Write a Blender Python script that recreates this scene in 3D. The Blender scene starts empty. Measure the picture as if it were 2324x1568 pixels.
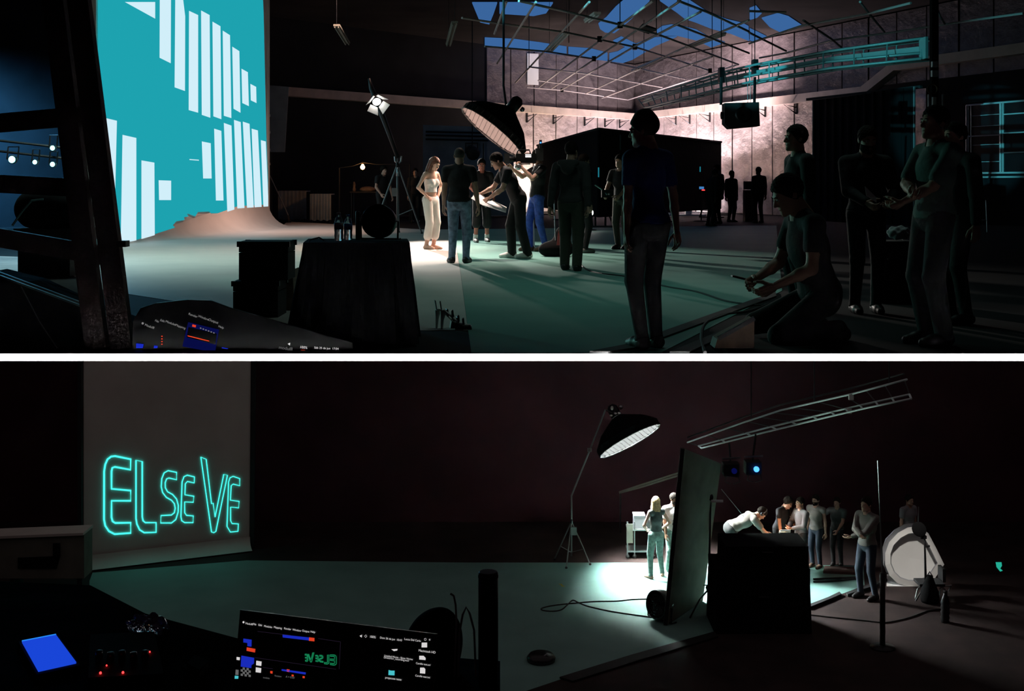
import bpy, math, random
import numpy as np
from mathutils import Vector, Matrix
random.seed(7)
C = bpy.context.scene.collection
SC = bpy.context.scene

# ------------------------------------------------------------------ camera
F = 2905.0                       # focal length in pixels of the 2324-wide frame (45 mm on 36 mm)
EYE = 1.23                       # seated operator's eye above the upper stage floor
HOR = 415.0                      # row of the horizon
LOW = -6.98                      # the pit floor below the upper stage
cam_d = bpy.data.cameras.new('camera')
cam = bpy.data.objects.new('camera', cam_d); C.objects.link(cam)
cam.location = (0, 0, EYE); cam.rotation_euler = (math.pi/2, 0, 0)
cam_d.sensor_fit = 'HORIZONTAL'; cam_d.sensor_width = 36; cam_d.lens = 45
cam_d.shift_x = 0; cam_d.shift_y = -(784-HOR)/2324
cam_d.clip_start = 0.05; cam_d.clip_end = 300
SC.camera = cam
# ------------------------------------------------------------------ view + world
SC.view_settings.view_transform = 'Standard'; SC.view_settings.look = 'None'
SC.view_settings.exposure = 0; SC.view_settings.gamma = 1
SC.view_settings.use_curve_mapping = False
W = bpy.data.worlds.new('world'); SC.world = W; W.use_nodes = True
W.node_tree.nodes['Background'].inputs[0].default_value = (0.55, 0.28, 0.40, 1)
W.node_tree.nodes['Background'].inputs[1].default_value = 0.0045

def P(x, y, D):                  # a point at depth D on the line of sight through pixel (x, y)
    return Vector(((x-1162)/F*D, D, EYE-(y-HOR)/F*D))
def FU(x, y, z=0.0):             # a point of the upper floor
    D = F*(EYE-z)/(y-HOR); return Vector(((x-1162)/F*D, D, z))
def FL(x, y, z=0.0):             # a point of the pit floor (z above it)
    D = F*(EYE-LOW-z)/(y-HOR); return Vector(((x-1162)/F*D, D, LOW+z))

def light(name, kind, loc, target, energy, color, **kw):
    d = bpy.data.lights.new(name, kind); d.energy = energy; d.color = color
    for k, v in kw.items(): setattr(d, k, v)
    o = bpy.data.objects.new(name, d); C.objects.link(o); o.location = loc
    if target is not None:
        o.rotation_euler = (Vector(target)-Vector(loc)).to_track_quat('-Z', 'Y').to_euler()
    return o
SLAB_D = F*EYE/388               # depth of the upper stage's edge
# ------------------------------------------------------------------ lights of lamps in the place, and added unseen fills that only brighten it
light('fresnel_beam', 'SPOT', P(858, 236, 30.3), P(1185, 570, 23.5), 3900, (1, .93, .85), spot_size=.74, spot_blend=.8, shadow_soft_size=.10)
light('wall_washer', 'AREA', (2.5, 53.0, .7), (1.5, 53.9, 2.3), 230, (1, .80, .62), size=.6)
light('wall_washer', 'AREA', (5.3, 57.2, .7), (4.9, 58.5, 2.6), 330, (.92, .82, 1), size=.6)
light('wall_washer', 'AREA', (6.7, 53.2, .6), (8.0, 53.9, 2.9), 950, (1, .85, .90), size=.8)
light('wall_washer', 'AREA', (6.4, 51.0, .4), (9.0, 52.0, 3.5), 620, (1, .80, .86), size=.5)
light('wall_washer', 'AREA', (4.6, 48.0, .4), (9.3, 49.5, 6.2), 300, (1, .78, .82), size=1.0, spread=math.radians(52))
light('grid_fill', 'AREA', (2.5, 44.0, .5), (2.2, 46.5, 5), 170, (1, .86, .84), size=1.0, spread=math.radians(100))  # added unseen fill lifting the pipe grid and ceiling
light('blue_wash', 'AREA', (-13.5, 31.5, 4.6), (-14.2, 36, 1.2), 380, (.1, .5, 1), size=1.5, spread=math.radians(70))
light('blue_floor_wash', 'AREA', (-9.2, 26.0, 3.6), (-9.0, 20, 0), 130, (.15, .6, 1), size=.8)
light('bulb_glow', 'POINT', P(823, 381, 38.8), None, 12, (1, .45, .15), shadow_soft_size=.08)
# beams of the far-left cyan stage lamps; two added ones start higher, without lamps
light('stage_lamp_beam', 'SPOT', P(30, 362, 19.6), (6.2, 9.6, 2.2), 540, (.34, 1, .82), spot_size=.76, spot_blend=.5, shadow_soft_size=.06)
light('stage_lamp_beam', 'SPOT', (-7.25, 19.6, 6.2), (13.9, 37.4, 2.5), 15000, (.14, .85, 1), spot_size=.13, spot_blend=.5, shadow_soft_size=.06)
light('stage_lamp_beam', 'SPOT', (-7.25, 19.6, 3.3), (10.0, 26.2, 4.0), 4200, (.16, .85, .95), spot_size=.36, spot_blend=.6, shadow_soft_size=.06)
# added overhead fill, unseen, brightening the projection wall and the vinyl sheet
light('overhead_fill', 'AREA', (-6.2, 20.5, 6.8), (-6.0, 21.5, 0), 290, (.66, 1, .93), size=3.5, spread=math.radians(100))
light('front_fill', 'AREA', (1.8, 14.5, 7.5), (1.8, 14.6, 0), 18, (.62, 1, .9), size=2, spread=math.radians(90))  # added unseen fill brightening the front right floor
light('crew_fill', 'AREA', (-.2, 22.3, 4.9), (-.4, 21.2, 0), 55, (1, .80, .70), size=.7, spread=math.radians(60))  # added unseen fill from above for the crew and the board sheets
light('sweep_fill', 'AREA', (-3.6, 31.0, 6.6), (-7.4, 32.5, .2), 110, (1, .62, .50), size=1, spread=math.radians(80))  # added unseen fill warming the curved sweep
# added unseen strip light that whitens the edge board of the stage
light('edge_fill', 'AREA', (0, SLAB_D-.26, .26), (0, SLAB_D, -.024), 105, (1, 1, 1), shape='RECTANGLE', size=16, size_y=.03, spread=math.radians(9))
# the pit: added unseen fills for room, truss and reflector; monitor table's warm glow
light('pit_fill', 'AREA', (0, 21.5, -.15), (0, 21.51, -7), 120, (1, .78, .80), shape='RECTANGLE', size=36, size_y=15)
light('truss_fill', 'SPOT', (3.4, 23.0, -4.6), (6.3, 22.4, -2.4), 110, (.72, 1, .86), spot_size=1.3, spot_blend=.8, shadow_soft_size=.2)
light('reflector_fill', 'SPOT', (7.3, 23.2, -1.6), P(2070, 1266, 26), 700, (1, .95, .88), spot_size=.26, spot_blend=.5, shadow_soft_size=.15)
light('monitor_glow', 'POINT', P(1772, 1196, 26.6), None, 5, (1, .50, .25), shadow_soft_size=.1)


# ------------------------------------------------------------------ materials
M = {}
def mat(name, col, rough=0.6, metal=0.0, emit=None, es=1.0, noise=0.0, nscale=8.0, bump=0.0, bscale=30.0, trans=0.0, spec=0.5, alpha=1.0):
    m = bpy.data.materials.new(name); m.use_nodes = True
    nt = m.node_tree; b = nt.nodes['Principled BSDF']
    b.inputs['Base Color'].default_value = (*col, 1); b.inputs['Roughness'].default_value = rough
    b.inputs['Metallic'].default_value = metal; b.inputs['Specular IOR Level'].default_value = spec
    b.inputs['Transmission Weight'].default_value = trans; b.inputs['Alpha'].default_value = alpha
    if emit: b.inputs['Emission Color'].default_value = (*emit, 1); b.inputs['Emission Strength'].default_value = es
    if noise or bump:
        tc = nt.nodes.new('ShaderNodeTexCoord')
        if noise:
            n = nt.nodes.new('ShaderNodeTexNoise'); n.inputs['Scale'].default_value = nscale; n.inputs['Detail'].default_value = 4
            r = nt.nodes.new('ShaderNodeValToRGB')
            lo, hi = 1-noise, 1+noise
            r.color_ramp.elements[0].position = .3; r.color_ramp.elements[1].position = .7
            r.color_ramp.elements[0].color = (*[min(1, c*lo) for c in col], 1); r.color_ramp.elements[1].color = (*[min(1, c*hi) for c in col], 1)
            nt.links.new(tc.outputs['Object'], n.inputs['Vector']); nt.links.new(n.outputs['Fac'], r.inputs['Fac'])
            nt.links.new(r.outputs['Color'], b.inputs['Base Color'])
        if bump:
            n2 = nt.nodes.new('ShaderNodeTexNoise'); n2.inputs['Scale'].default_value = bscale; n2.inputs['Detail'].default_value = 3
            bp = nt.nodes.new('ShaderNodeBump'); bp.inputs['Strength'].default_value = bump; bp.inputs['Distance'].default_value = .03
            nt.links.new(tc.outputs['Object'], n2.inputs['Vector']); nt.links.new(n2.outputs['Fac'], bp.inputs['Height'])
            nt.links.new(bp.outputs['Normal'], b.inputs['Normal'])
    M[name] = m; return m

# ------------------------------------------------------------------ mesh builder
class MB:
    def __init__(s): s.v = []; s.f = []; s.sm = []
    def add(s, vs, fs, smooth=False):
        o = len(s.v); s.v += [tuple(v) for v in vs]; s.f += [tuple(i+o for i in f) for f in fs]; s.sm += [smooth]*len(fs); return s
    def box(s, c, size, R=None, taper=1.0):
        x, y, z = [q/2 for q in size]; c = Vector(c); vs = []
        for k, (i, j) in [(k, ij) for k in (-1, 1) for ij in ((-1, -1), (1, -1), (1, 1), (-1, 1))]:
            t = taper if k > 0 else 1
            p = Vector((i*x*t, j*y*t, k*z)); vs.append(c+(R @ p if R else p))
        return s.add(vs, [(3, 2, 1, 0), (4, 5, 6, 7), (0, 1, 5, 4), (1, 2, 6, 5), (2, 3, 7, 6), (3, 0, 4, 7)])
    def bar(s, a, b, w, h=None, up=(0, 0, 1)):
        a, b = Vector(a), Vector(b); h = h or w; d = (b-a); L = d.length; d.normalize()
        u = Vector(up)
        if abs(u.dot(d)) > .98: u = Vector((0, 1, 0))
        x = d.cross(u).normalized(); z = x.cross(d)
        R = Matrix((x, d, z)).transposed()
        return s.box((a+b)/2, (w, L, h), R)
    def tube(s, pts, r, n=8, cap=True, closed=False):
        pts = [Vector(p) for p in pts]; m = len(pts); rr = r if hasattr(r, '__len__') else [r]*m
        vs = []; up = None
        for i, p in enumerate(pts):
            if closed: d = pts[(i+1) % m]-pts[i-1]
            else: d = pts[min(i+1, m-1)]-pts[max(i-1, 0)]
            d = d.normalized() if d.length > 1e-9 else Vector((0, 0, 1))
            if up is None: up = Vector((0, 0, 1)) if abs(d.z) < .9 else Vector((0, 1, 0))
            x = d.cross(up)
            if x.length < 1e-6: x = d.orthogonal()
            x.normalize(); up = x.cross(d).normalized()
            for k in range(n):
                t = 2*math.pi*k/n; vs.append(p+(x*math.cos(t)+up*math.sin(t))*rr[i])
        fs = []
        for i in range(m if closed else m-1):
            j = (i+1) % m
            for k in range(n): fs.append((i*n+k, i*n+(k+1) % n, j*n+(k+1) % n, j*n+k))
        if cap and not closed: fs += [tuple(range(n-1, -1, -1)), tuple((m-1)*n+k for k in range(n))]
        return s.add(vs, fs, n > 6)
    def lathe(s, prof, c=(0, 0, 0), axis=(0, 0, 1), n=20):     # prof: (radius, height) pairs
        c = Vector(c); q = Vector((0, 0, 1)).rotation_difference(Vector(axis)); vs = []; m = len(prof)
        for r, h in prof:
            for k in range(n):
                t = 2*math.pi*k/n; vs.append(c+q @ Vector((r*math.cos(t), r*math.sin(t), h)))
        fs = [(i*n+k, i*n+(k+1) % n, (i+1)*n+(k+1) % n, (i+1)*n+k) for i in range(m-1) for k in range(n)]
        fs += [tuple(range(n-1, -1, -1)), tuple((m-1)*n+k for k in range(n))]
        return s.add(vs, fs, True)
    def prism(s, poly, off):                                   # polygon pushed along off
        poly = [Vector(p) for p in poly]; off = Vector(off); n = len(poly)
        return s.add(poly+[p+off for p in poly], [tuple(range(n-1, -1, -1)), tuple(range(n, 2*n))]+[(i, (i+1) % n, n+(i+1) % n, n+i) for i in range(n)])
    def ball(s, c, r, n=12, m=8):
        rx, ry, rz = r if hasattr(r, '__len__') else (r, r, r); c = Vector(c); vs = []; fs = []
        for i in range(m+1):
            a = math.pi*i/m
            for k in range(n):
                t = 2*math.pi*k/n; vs.append(c+Vector((rx*math.sin(a)*math.cos(t), ry*math.sin(a)*math.sin(t), rz*math.cos(a))))
        for i in range(m):
            for k in range(n): fs.append((i*n+k, (i+1)*n+k, (i+1)*n+(k+1) % n, i*n+(k+1) % n))
        return s.add(vs, fs, True)
    def mesh(s, name, m):
        me = bpy.data.meshes.new(name); me.from_pydata(s.v, [], s.f); me.materials.append(M[m] if isinstance(m, str) else m)
        me.polygons.foreach_set('use_smooth', s.sm); me.update(); return me
    def build(s, name, m, parent=None):
        o = bpy.data.objects.new(name, s.mesh(name, m)); C.objects.link(o)
        if parent is not None: o.parent = parent; o.matrix_parent_inverse = parent.matrix_basis.inverted()
        return o
def empty(name, loc=(0, 0, 0)):
    o = bpy.data.objects.new(name, None); o.empty_display_size = .1; C.objects.link(o); o.location = loc; return o
def tag(o, label=None, cat=None, group=None, kind=None):
    for k, v in (('label', label), ('category', cat), ('group', group), ('kind', kind)):
        if v: o[k] = v
    return o
def thing(name, loc, label, cat, group=None): return tag(empty(name, loc), label, cat, group)
def struct(o, label=None): return tag(o, label, None, None, 'structure')
def copy_tree(o, parent=None):
    c = o.copy(); C.objects.link(c)
    if parent is not None: c.parent = parent
    for ch in list(o.children): copy_tree(ch, c)
    return c
# ------------------------------------------------------------------ people: one smooth surface grown round a posed skeleton
def V3(*a): return np.array(a, float)
def nrm(v): return v/(np.linalg.norm(v)+1e-12)
def rotz(a): c, s = math.cos(a), math.sin(a); return np.array([[c, -s, 0], [s, c, 0], [0, 0, 1.]])
def rotx(a): c, s = math.cos(a), math.sin(a); return np.array([[1., 0, 0], [0, c, -s], [0, s, c]])
def roty(a): c, s = math.cos(a), math.sin(a); return np.array([[c, 0, s], [0, 1., 0], [-s, 0, c]])
def d_cone(p, a, b, r1, r2):
    ab = b-a; t = np.clip(((p-a) @ ab)/(ab @ ab+1e-12), 0, 1)
    return np.linalg.norm(p-a-t[..., None]*ab, axis=-1)-(r1+(r2-r1)*t)
def d_ell(p, c, r, R=None):
    q = p-c
    if R is not None: q = q @ R
    k0 = np.linalg.norm(q/r, axis=-1); k1 = np.linalg.norm(q/(r*r), axis=-1)
    return k0*(k0-1)/(k1+1e-9)
def smin(a, b, k):
    h = np.clip(.5+.5*(b-a)/k, 0, 1); return b+(a-b)*h-k*h*(1-h)
def nets(fn, lo, hi, h):
    n = np.maximum(3, np.ceil((hi-lo)/h).astype(int)+1)
    ax = [lo[i]+h*np.arange(n[i]) for i in range(3)]
    g = np.stack(np.meshgrid(*ax, indexing='ij'), -1); f = fn(g.reshape(-1, 3)).reshape(n)
    ins = f < 0; nx, ny, nz = n
    acc = np.zeros((nx-1, ny-1, nz-1, 3)); cnt = np.zeros((nx-1, ny-1, nz-1))
    for axx in range(3):
        o1, o2 = [a for a in range(3) if a != axx]
        for i in (0, 1):
            for j in (0, 1):
                st = [0, 0, 0]; st[o1] = i; st[o2] = j
                sl0 = tuple(slice(st[a], st[a]+n[a]-1) for a in range(3))
                en = list(st); en[axx] = 1
                sl1 = tuple(slice(en[a], en[a]+n[a]-1) for a in range(3))
                f0, f1 = f[sl0], f[sl1]; m = (f0 < 0) != (f1 < 0)
                t = np.where(m, f0/np.where(m, f0-f1, 1), 0)
                for a in range(3):
                    acc[..., a] += np.where(m, (t if a == axx else st[a]), 0)
                cnt += m
    has = cnt > 0; idx = -np.ones(has.shape, int); idx[has] = np.arange(has.sum())
    cell = np.argwhere(has); v = lo+h*(cell+acc[has]/cnt[has][:, None])
    fs = []
    for axx in range(3):
        o1, o2 = (axx+1) % 3, (axx+2) % 3
        sl0 = [slice(None)]*3; sl1 = [slice(None)]*3
        sl0[axx] = slice(0, -1); sl1[axx] = slice(1, None)
        a, b = ins[tuple(sl0)], ins[tuple(sl1)]; m = a != b
        e = np.argwhere(m); ok = (e[:, o1] > 0) & (e[:, o2] > 0) & (e[:, o1] < n[o1]-1) & (e[:, o2] < n[o2]-1); e = e[ok]
        flip = a[tuple(e.T)]
        def at(d1, d2):
            q = e.copy(); q[:, o1] += d1; q[:, o2] += d2; return idx[tuple(q.T)]
        q = np.stack([at(-1, -1), at(0, -1), at(0, 0), at(-1, 0)], 1)
        q[~flip] = q[~flip][:, ::-1]
        fs.append(q)
    return v, np.concatenate(fs)
def head_fn(p):
    d = d_ell(p, V3(0, .014, .03), V3(.074, .094, .088))
    d = smin(d, d_ell(p, V3(0, -.028, -.03), V3(.062, .064, .078)), .03)
    d = smin(d, d_ell(p, V3(0, -.048, -.088), V3(.040, .040, .032)), .03)
    d = smin(d, d_cone(p, V3(-.04, -.022, -.078), V3(.04, -.022, -.078), .028, .028), .03)
    d = smin(d, d_cone(p, V3(-.03, -.079, .02), V3(.03, -.079, .02), .013, .013), .012)
    d = np.maximum(d, -(np.minimum(np.linalg.norm(p-V3(-.031, -.106, .0), axis=-1), np.linalg.norm(p-V3(.031, -.106, .0), axis=-1))-.019))
    d = smin(d, d_cone(p, V3(0, -.084, .012), V3(0, -.108, -.028), .008, .0125), .010)
    for s in (-1, 1):
        d = smin(d, d_ell(p, V3(s*.013, -.096, -.033), V3(.010, .010, .008)), .008)
        d = smin(d, d_ell(p, V3(s*.076, .016, -.005), V3(.009, .020, .032), rotz(-s*.35)), .008)
    d = smin(d, d_cone(p, V3(-.018, -.085, -.060), V3(.018, -.085, -.060), .0075, .0075), .006)
    d = smin(d, d_cone(p, V3(-.015, -.083, -.072), V3(.015, -.083, -.072), .008, .008), .006)
    d = smin(d, np.linalg.norm(p-V3(0, -.078, -.103), axis=-1)-.018, .02)
    d = smin(d, d_cone(p, V3(0, .026, -.06), V3(0, .046, -.185), .053, .056), .02)
    return d
def hair_fn(kind):
    def fn(p):
        keep = -(0.75*p[..., 1]+0.66*p[..., 2]+.019)
        def cap(g, r0=.0):
            e = d_ell(p, V3(0, .018, .034), V3(.076+g, .096+g, .090+g)); return np.maximum(e, keep*.9)
        if kind == 'shaved': return cap(.003)
        if kind == 'short':
            d = cap(.013); return d+.004*np.sin(p[..., 0]*160)*np.sin(p[..., 1]*140+p[..., 2]*120)
        if kind == 'curly':
            d = cap(.026); return d+.008*np.sin(p[..., 0]*130)*np.sin(p[..., 1]*120)*np.sin(p[..., 2]*125)
        if kind == 'bun':
            d = cap(.016); d = smin(d, d_ell(p, V3(0, .035, .115), V3(.082, .075, .05)), .03)
            return smin(d, d_ell(p, V3(0, .09, .04), V3(.07, .05, .07)), .03)
        if kind in ('long', 'blonde'):
            d = cap(.014); L = -.30 if kind == 'long' else -.20
            for s in (-1, 1):
                d = smin(d, d_cone(p, V3(s*.070, .02, .03), V3(s*.078, .012, -.13), .030, .034), .025)
                d = smin(d, d_cone(p, V3(s*.078, .012, -.13), V3(s*.085, -.035 if kind == 'long' else .05, L), .034, .020), .03)
                d = smin(d, d_cone(p, V3(s*.04, .075, .02), V3(s*.05, .085, L+.02), .045, .028), .03)
            d = smin(d, d_cone(p, V3(0, .085, .02), V3(0, .095, L+.02), .05, .03), .03)
            return d+.004*np.sin(p[..., 0]*170+p[..., 2]*18)*np.sin(p[..., 1]*150)
    return fn
def hand_prims(pose):
    P_ = []; d = V3(0, 0, -1.); t = V3(0, -1., 0); n = V3(1., 0, 0)   # fingers down, thumb forward, palm to +x
    P_.append((V3(0, -.018, -.012), V3(0, -.026, -.082), .017, .015)); P_.append((V3(0, .016, -.012), V3(0, .028, -.076), .017, .014))
    P_.append((V3(0, 0, -.0), V3(0, 0, -.085), .02, .016)); P_.append((V3(0, 0, .03), V3(0, 0, -.02), .025, .021))
    cu = {'relaxed': (.30, .45, .35), 'flat': (.05, .08, .06), 'grip': (1.0, 1.25, .7), 'hold': (.6, .75, .4)}[pose]
    for k, (y, L, z0) in enumerate(((-.030, .068, -.086), (-.010, .078, -.090), (.011, .072, -.087), (.031, .056, -.080))):
        p = V3(0, y, z0); a = 0
        for s, fr in enumerate((.45, .32, .25)):
            a += cu[s]*(1+.08*k); q = p+L*fr*(d*math.cos(a)+n*math.sin(a)+V3(0, (y)*.12, 0))
            P_.append((p, q, .0092-.001*s, .0085-.001*s)); p = q
    a = V3(.004, -.026, -.022); sp = .55 if pose in ('grip', 'hold') else .2
    b = a+.045*nrm(V3(.35+sp, -.75+.3*sp, -.75)); c = b+.034*nrm(V3(.25+sp, -.25, -.95)); e = c+.026*nrm(V3(.3+sp, .0, -.95))
    P_ += [(a, b, .015, .011), (b, c, .011, .0095), (c, e, .0095, .0075)]
    return P_
_cache = {}
def cached(key, fn, lo, hi, h):
    if key not in _cache: _cache[key] = nets(fn, np.array(lo, float), np.array(hi, float), h)
    return _cache[key]
def hand_mesh(pose, h=.0042):
    prims = hand_prims(pose)
    def fn(p):
        d = None
        for a, b, r1, r2 in prims:
            e = d_cone(p, a, b, r1, r2); d = e if d is None else smin(d, e, .006)
        return d
    return cached(('hand', pose, h), fn, (-.05, -.11, -.20), (.12, .08, .065), h)
def ik(a, t, l1, l2, pole):
    d = t-a; L = np.linalg.norm(d); L2 = min(max(L, abs(l1-l2)+.01), (l1+l2)*.999); d = d/(L+1e-9); t = a+d*L2
    x = (l1*l1-l2*l2+L2*L2)/(2*L2); h = math.sqrt(max(0, l1*l1-x*x))
    q = pole-d*(pole @ d); q = nrm(q); return a+d*x+q*h, t
def np_mesh(name, v, f, m, smooth=True):
    me = bpy.data.meshes.new(name); me.vertices.add(len(v)); me.vertices.foreach_set('co', np.ascontiguousarray(v, np.float32).ravel())
    lens = np.array([len(q) for q in f]) if isinstance(f, list) else np.full(len(f), f.shape[1])
    fl = np.concatenate([np.asarray(q) for q in f]) if isinstance(f, list) else f.ravel()
    me.loops.add(len(fl)); me.loops.foreach_set('vertex_index', fl.astype(np.int32))
    me.polygons.add(len(lens)); me.polygons.foreach_set('loop_start', np.concatenate([[0], np.cumsum(lens)[:-1]]).astype(np.int32))
    me.polygons.foreach_set('loop_total', lens.astype(np.int32))
    me.materials.append(M[m] if isinstance(m, str) else m); me.update(calc_edges=True); me.validate()
    me.polygons.foreach_set('use_smooth', np.full(len(me.polygons), smooth)); me.update()
    return me
def vnormals(v, f):
    n = np.cross(v[f[:, 2]]-v[f[:, 0]], v[f[:, 3]]-v[f[:, 1]]); out = np.zeros_like(v)
    for k in range(4): np.add.at(out, f[:, k], n)
    return out/(np.linalg.norm(out, axis=1)[:, None]+1e-12)
def shell(v, f, nv, keep, out, inn):           # the kept faces pushed out, with a folded-in hem: a garment
    g = f[keep]; used = np.unique(g); mp = -np.ones(len(v), int); mp[used] = np.arange(len(used))
    g2 = mp[g]; vo = v[used]+nv[used]*out; vi = v[used]-nv[used]*inn
    e = np.concatenate([g2[:, [0, 1]], g2[:, [1, 2]], g2[:, [2, 3]], g2[:, [3, 0]]]); es = np.sort(e, 1)
    u, inv, c = np.unique(es, axis=0, return_inverse=True, return_counts=True); b = e[c[inv.ravel()] == 1]; n = len(used)
    rim = np.stack([b[:, 1], b[:, 0], b[:, 0]+n, b[:, 1]+n], 1)
    return np.concatenate([vo, vi]), np.concatenate([g2, rim]) if len(rim) else g2

def person(base, H, yaw, label, skin='skin', top='black_shirt', low='black_trousers', shoe='black_shoe', hair='short', hairm='dark_hair',
           lean=0, side=0, twist=0, head=(0, 0, 0), hands=None, poles=None, hpose=('relaxed', 'relaxed'), thumbs=None, feet=None, knees=None, hip=None,
           sleeve=.55, sock=None, hemline=1.0, fem=False, bulk=1.0, wide=0.0, h=.018, extra=None, strapless=False, group=None, toes=(0, 0), face=False, untuck=True, flare=0.0):
    """base: point on the floor between the feet; yaw 0 faces the camera (-y), lengths for a 1.75 m body are scaled to H."""
    s = H/1.75; yaw = math.radians(yaw); Rb = rotz(yaw)
    feet = feet or ((-.10, .0), (.10, .0))
    fpos = [V3(*(f if len(f) == 3 else (f[0], f[1], 0))) for f in feet]; ank = [f+V3(0, .02, .085) for f in fpos]
    hip_z = .93 if hip is None else hip[2]
    pel = V3(*(hip[:2] if hip else ((fpos[0][0]+fpos[1][0])/2, (fpos[0][1]+fpos[1][1])/2)), hip_z)
    Rl = roty(math.radians(side)) @ rotx(math.radians(lean)); Rt = Rl @ rotz(math.radians(twist))
    sh = (.165 if fem else .188)*bulk; hw = .09
    spine = lambda z: pel+Rl @ V3(0, 0, z)
    wst, chs, nck = spine(.14), spine(.34), spine(.53)
    shl = [spine(.49)+Rt @ V3(k*sh, .01, 0) for k in (-1, 1)]
    hips = [pel+V3(-hw, 0, 0), pel+V3(hw, 0, 0)]
    kn = []
    for i in range(2):
        kp = V3(*(knees[i])) if knees else V3((-.05, .05)[i], -1, 0)
        k_, a_ = ik(hips[i], ank[i], .43, .43, kp); kn.append(k_); ank[i] = a_
    hands = hands or ((-.25, .0, .80), (.25, .0, .80)); el = []; wr = []
    for i in range(2):
        pl = V3(*(poles[i])) if poles else V3((-.6, .6)[i], .8, -.2)
        e_, w_ = ik(shl[i], V3(*hands[i]), .285, .255, pl); el.append(e_); wr.append(w_)
    tr, ar = bulk, bulk*(.86 if fem else 1.0)
    prims = []                                       # (group, distance function, tag, centre, reach)
    TAGS = {'skin': 0, 'top': 1, 'low': 2, 'shoe': 3, 'sock': 4}
    def cone(g, a, b, r1, r2, t): prims.append((g, lambda p: d_cone(p, a, b, r1, r2), TAGS[t]))
    def ell(g, c, r, t, R=Rt): prims.append((g, lambda p: d_ell(p, c, V3(*r), R), TAGS[t]))
    sl = .008 if not fem else .002
    ell(0, pel+V3(0, .01, .0), ((.165 if fem else .158)*tr, .115*tr, .125), 'low', np.eye(3))
    ell(0, wst, ((.125 if fem else .142)*tr+sl, (.092 if fem else .105)*tr+sl, .15), 'top')
    ell(0, chs, ((.142 if fem else .165)*tr+sl, (.100 if fem else .115)*tr+sl, .19), 'top')
    if untuck and not strapless: ell(0, pel+Rl @ V3(0, .008, .045), ((.150 if fem else .158)*tr+.012, .112*tr+.012, .105), 'top')
    if fem:
        for k in (-1, 1): ell(0, spine(.335)+Rt @ V3(k*.062, -.075, 0), (.058, .052, .058), 'top')
    ttag = 'skin' if strapless else 'top'
    cone(0, shl[0]+Rt @ V3(.03, 0, .0), shl[1]-Rt @ V3(.03, 0, .0), .058*tr, .058*tr, ttag)
    cone(0, spine(.46), spine(.52), .085*tr, .06*tr, ttag)
    if not strapless:
        for k in (0, 1): cone(0, shl[k]+Rt @ V3((.02, -.02)[k], 0, .01), spine(.54), .048*tr, .05*tr, 'top')
    cone(0, spine(.50), nck+Rl @ V3(0, -.01, .05), .056, .053, 'skin')
    for i in range(2):
        u = el[i]-shl[i]; cut = shl[i]+u*sleeve if sleeve < 1 else el[i]
        if sleeve > 0: cone(1+i, shl[i], cut, .056*ar+sl, .050*ar+sl, 'top')
        else: cone(1+i, shl[i], shl[i]+u*.3, .048*ar, .045*ar, 'skin')
        if sleeve < 1: cone(1+i, shl[i]+u*max(sleeve, .0), el[i], .044*ar, .039*ar, 'skin')
        if sleeve > 1: cone(1+i, el[i], wr[i]+(el[i]-wr[i])*.06, .046*ar, .036*ar, 'top')
        cone(1+i, el[i], el[i]+(wr[i]-el[i])*.35, .039*ar, .040*ar, 'skin' if sleeve <= 1 else 'top')
        cone(1+i, el[i]+(wr[i]-el[i])*.35, wr[i], .038*ar, .026*ar, 'skin')
        # legs
        cone(3+i, hips[i], kn[i], (.092 if fem else .090)*tr+wide*.3, .064*tr+wide, 'low')
        v = ank[i]-kn[i]; cut = kn[i]+v*max(0.02, min(hemline, 1.0))
        if hemline > .05: cone(3+i, kn[i], cut, .062*tr+wide, (.062-.018*hemline)*tr+wide*1.5+flare, 'low')
        if hemline < .98:
            cone(3+i, kn[i]+v*max(hemline, 0), kn[i]+v*max(hemline, .35), .056, .054, 'skin')
            cone(3+i, kn[i]+v*max(hemline, .3), ank[i], .052-.01*hemline, .036, 'skin')
            if sock: cone(3+i, kn[i]+v*.82, ank[i], .043, .042, 'sock')
        fd = rotz(math.radians(toes[i])) @ V3(0, -1, 0); A = fpos[i]+V3(0, .02, 0)
        st = 'skin' if shoe is None else 'shoe'; w = 0 if shoe is None else .006
        cone(3+i, A-fd*.035+V3(0, 0, .04+w), A+fd*.10+V3(0, 0, .035+w), .038+w, .036+w, st)
        cone(3+i, A+fd*.10+V3(0, 0, .033+w), A+fd*.18+V3(0, 0, .024+w), .036+w, .025+w, st)
        cone(3+i, A+V3(0, 0, .04), A+V3(0, 0, .085), .040, .040, st if shoe else 'skin')
        cone(3+i, A+fd*.0+V3(0, 0, .055), A+fd*.10+V3(0, 0, .04), .04, .033, st)
    def fn(p):
        gs = {}
        for g, q, t in prims:
            d = q(p); gs[g] = d if g not in gs else smin(gs[g], d, .035 if g == 0 else .018)
        d = None
        for g in sorted(gs): d = gs[g] if d is None else smin(d, gs[g], .016)
        return d
    allp = np.array(shl+hips+kn+ank+el+wr+fpos+[nck, pel]); lo = allp.min(0)-.24; hi = allp.max(0)+.24; lo[2] = min(fpos[0][2], fpos[1][2])-.03; hi[2] = allp[:, 2].max()+.10
    v, f = nets(fn, lo, hi, h)
    ce = v[f].mean(1); D = np.stack([q(ce) for g, q, t in prims], 1); am = D.argmin(1); tg = np.array([t for g, q, t in prims])[am]; gg = np.array([g for g, q, t in prims])[am]
    if strapless:
        loc = (ce-pel) @ Rl; tg[(tg == 1) & (loc[:, 2] > .405)] = 0; tg[(tg == 1) & (loc[:, 2] < .155)] = 0
    nv = vnormals(v, f)
    # head on the neck
    Rh = Rl @ rotz(math.radians(head[0])) @ rotx(math.radians(head[1])) @ roty(math.radians(head[2]))
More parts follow.
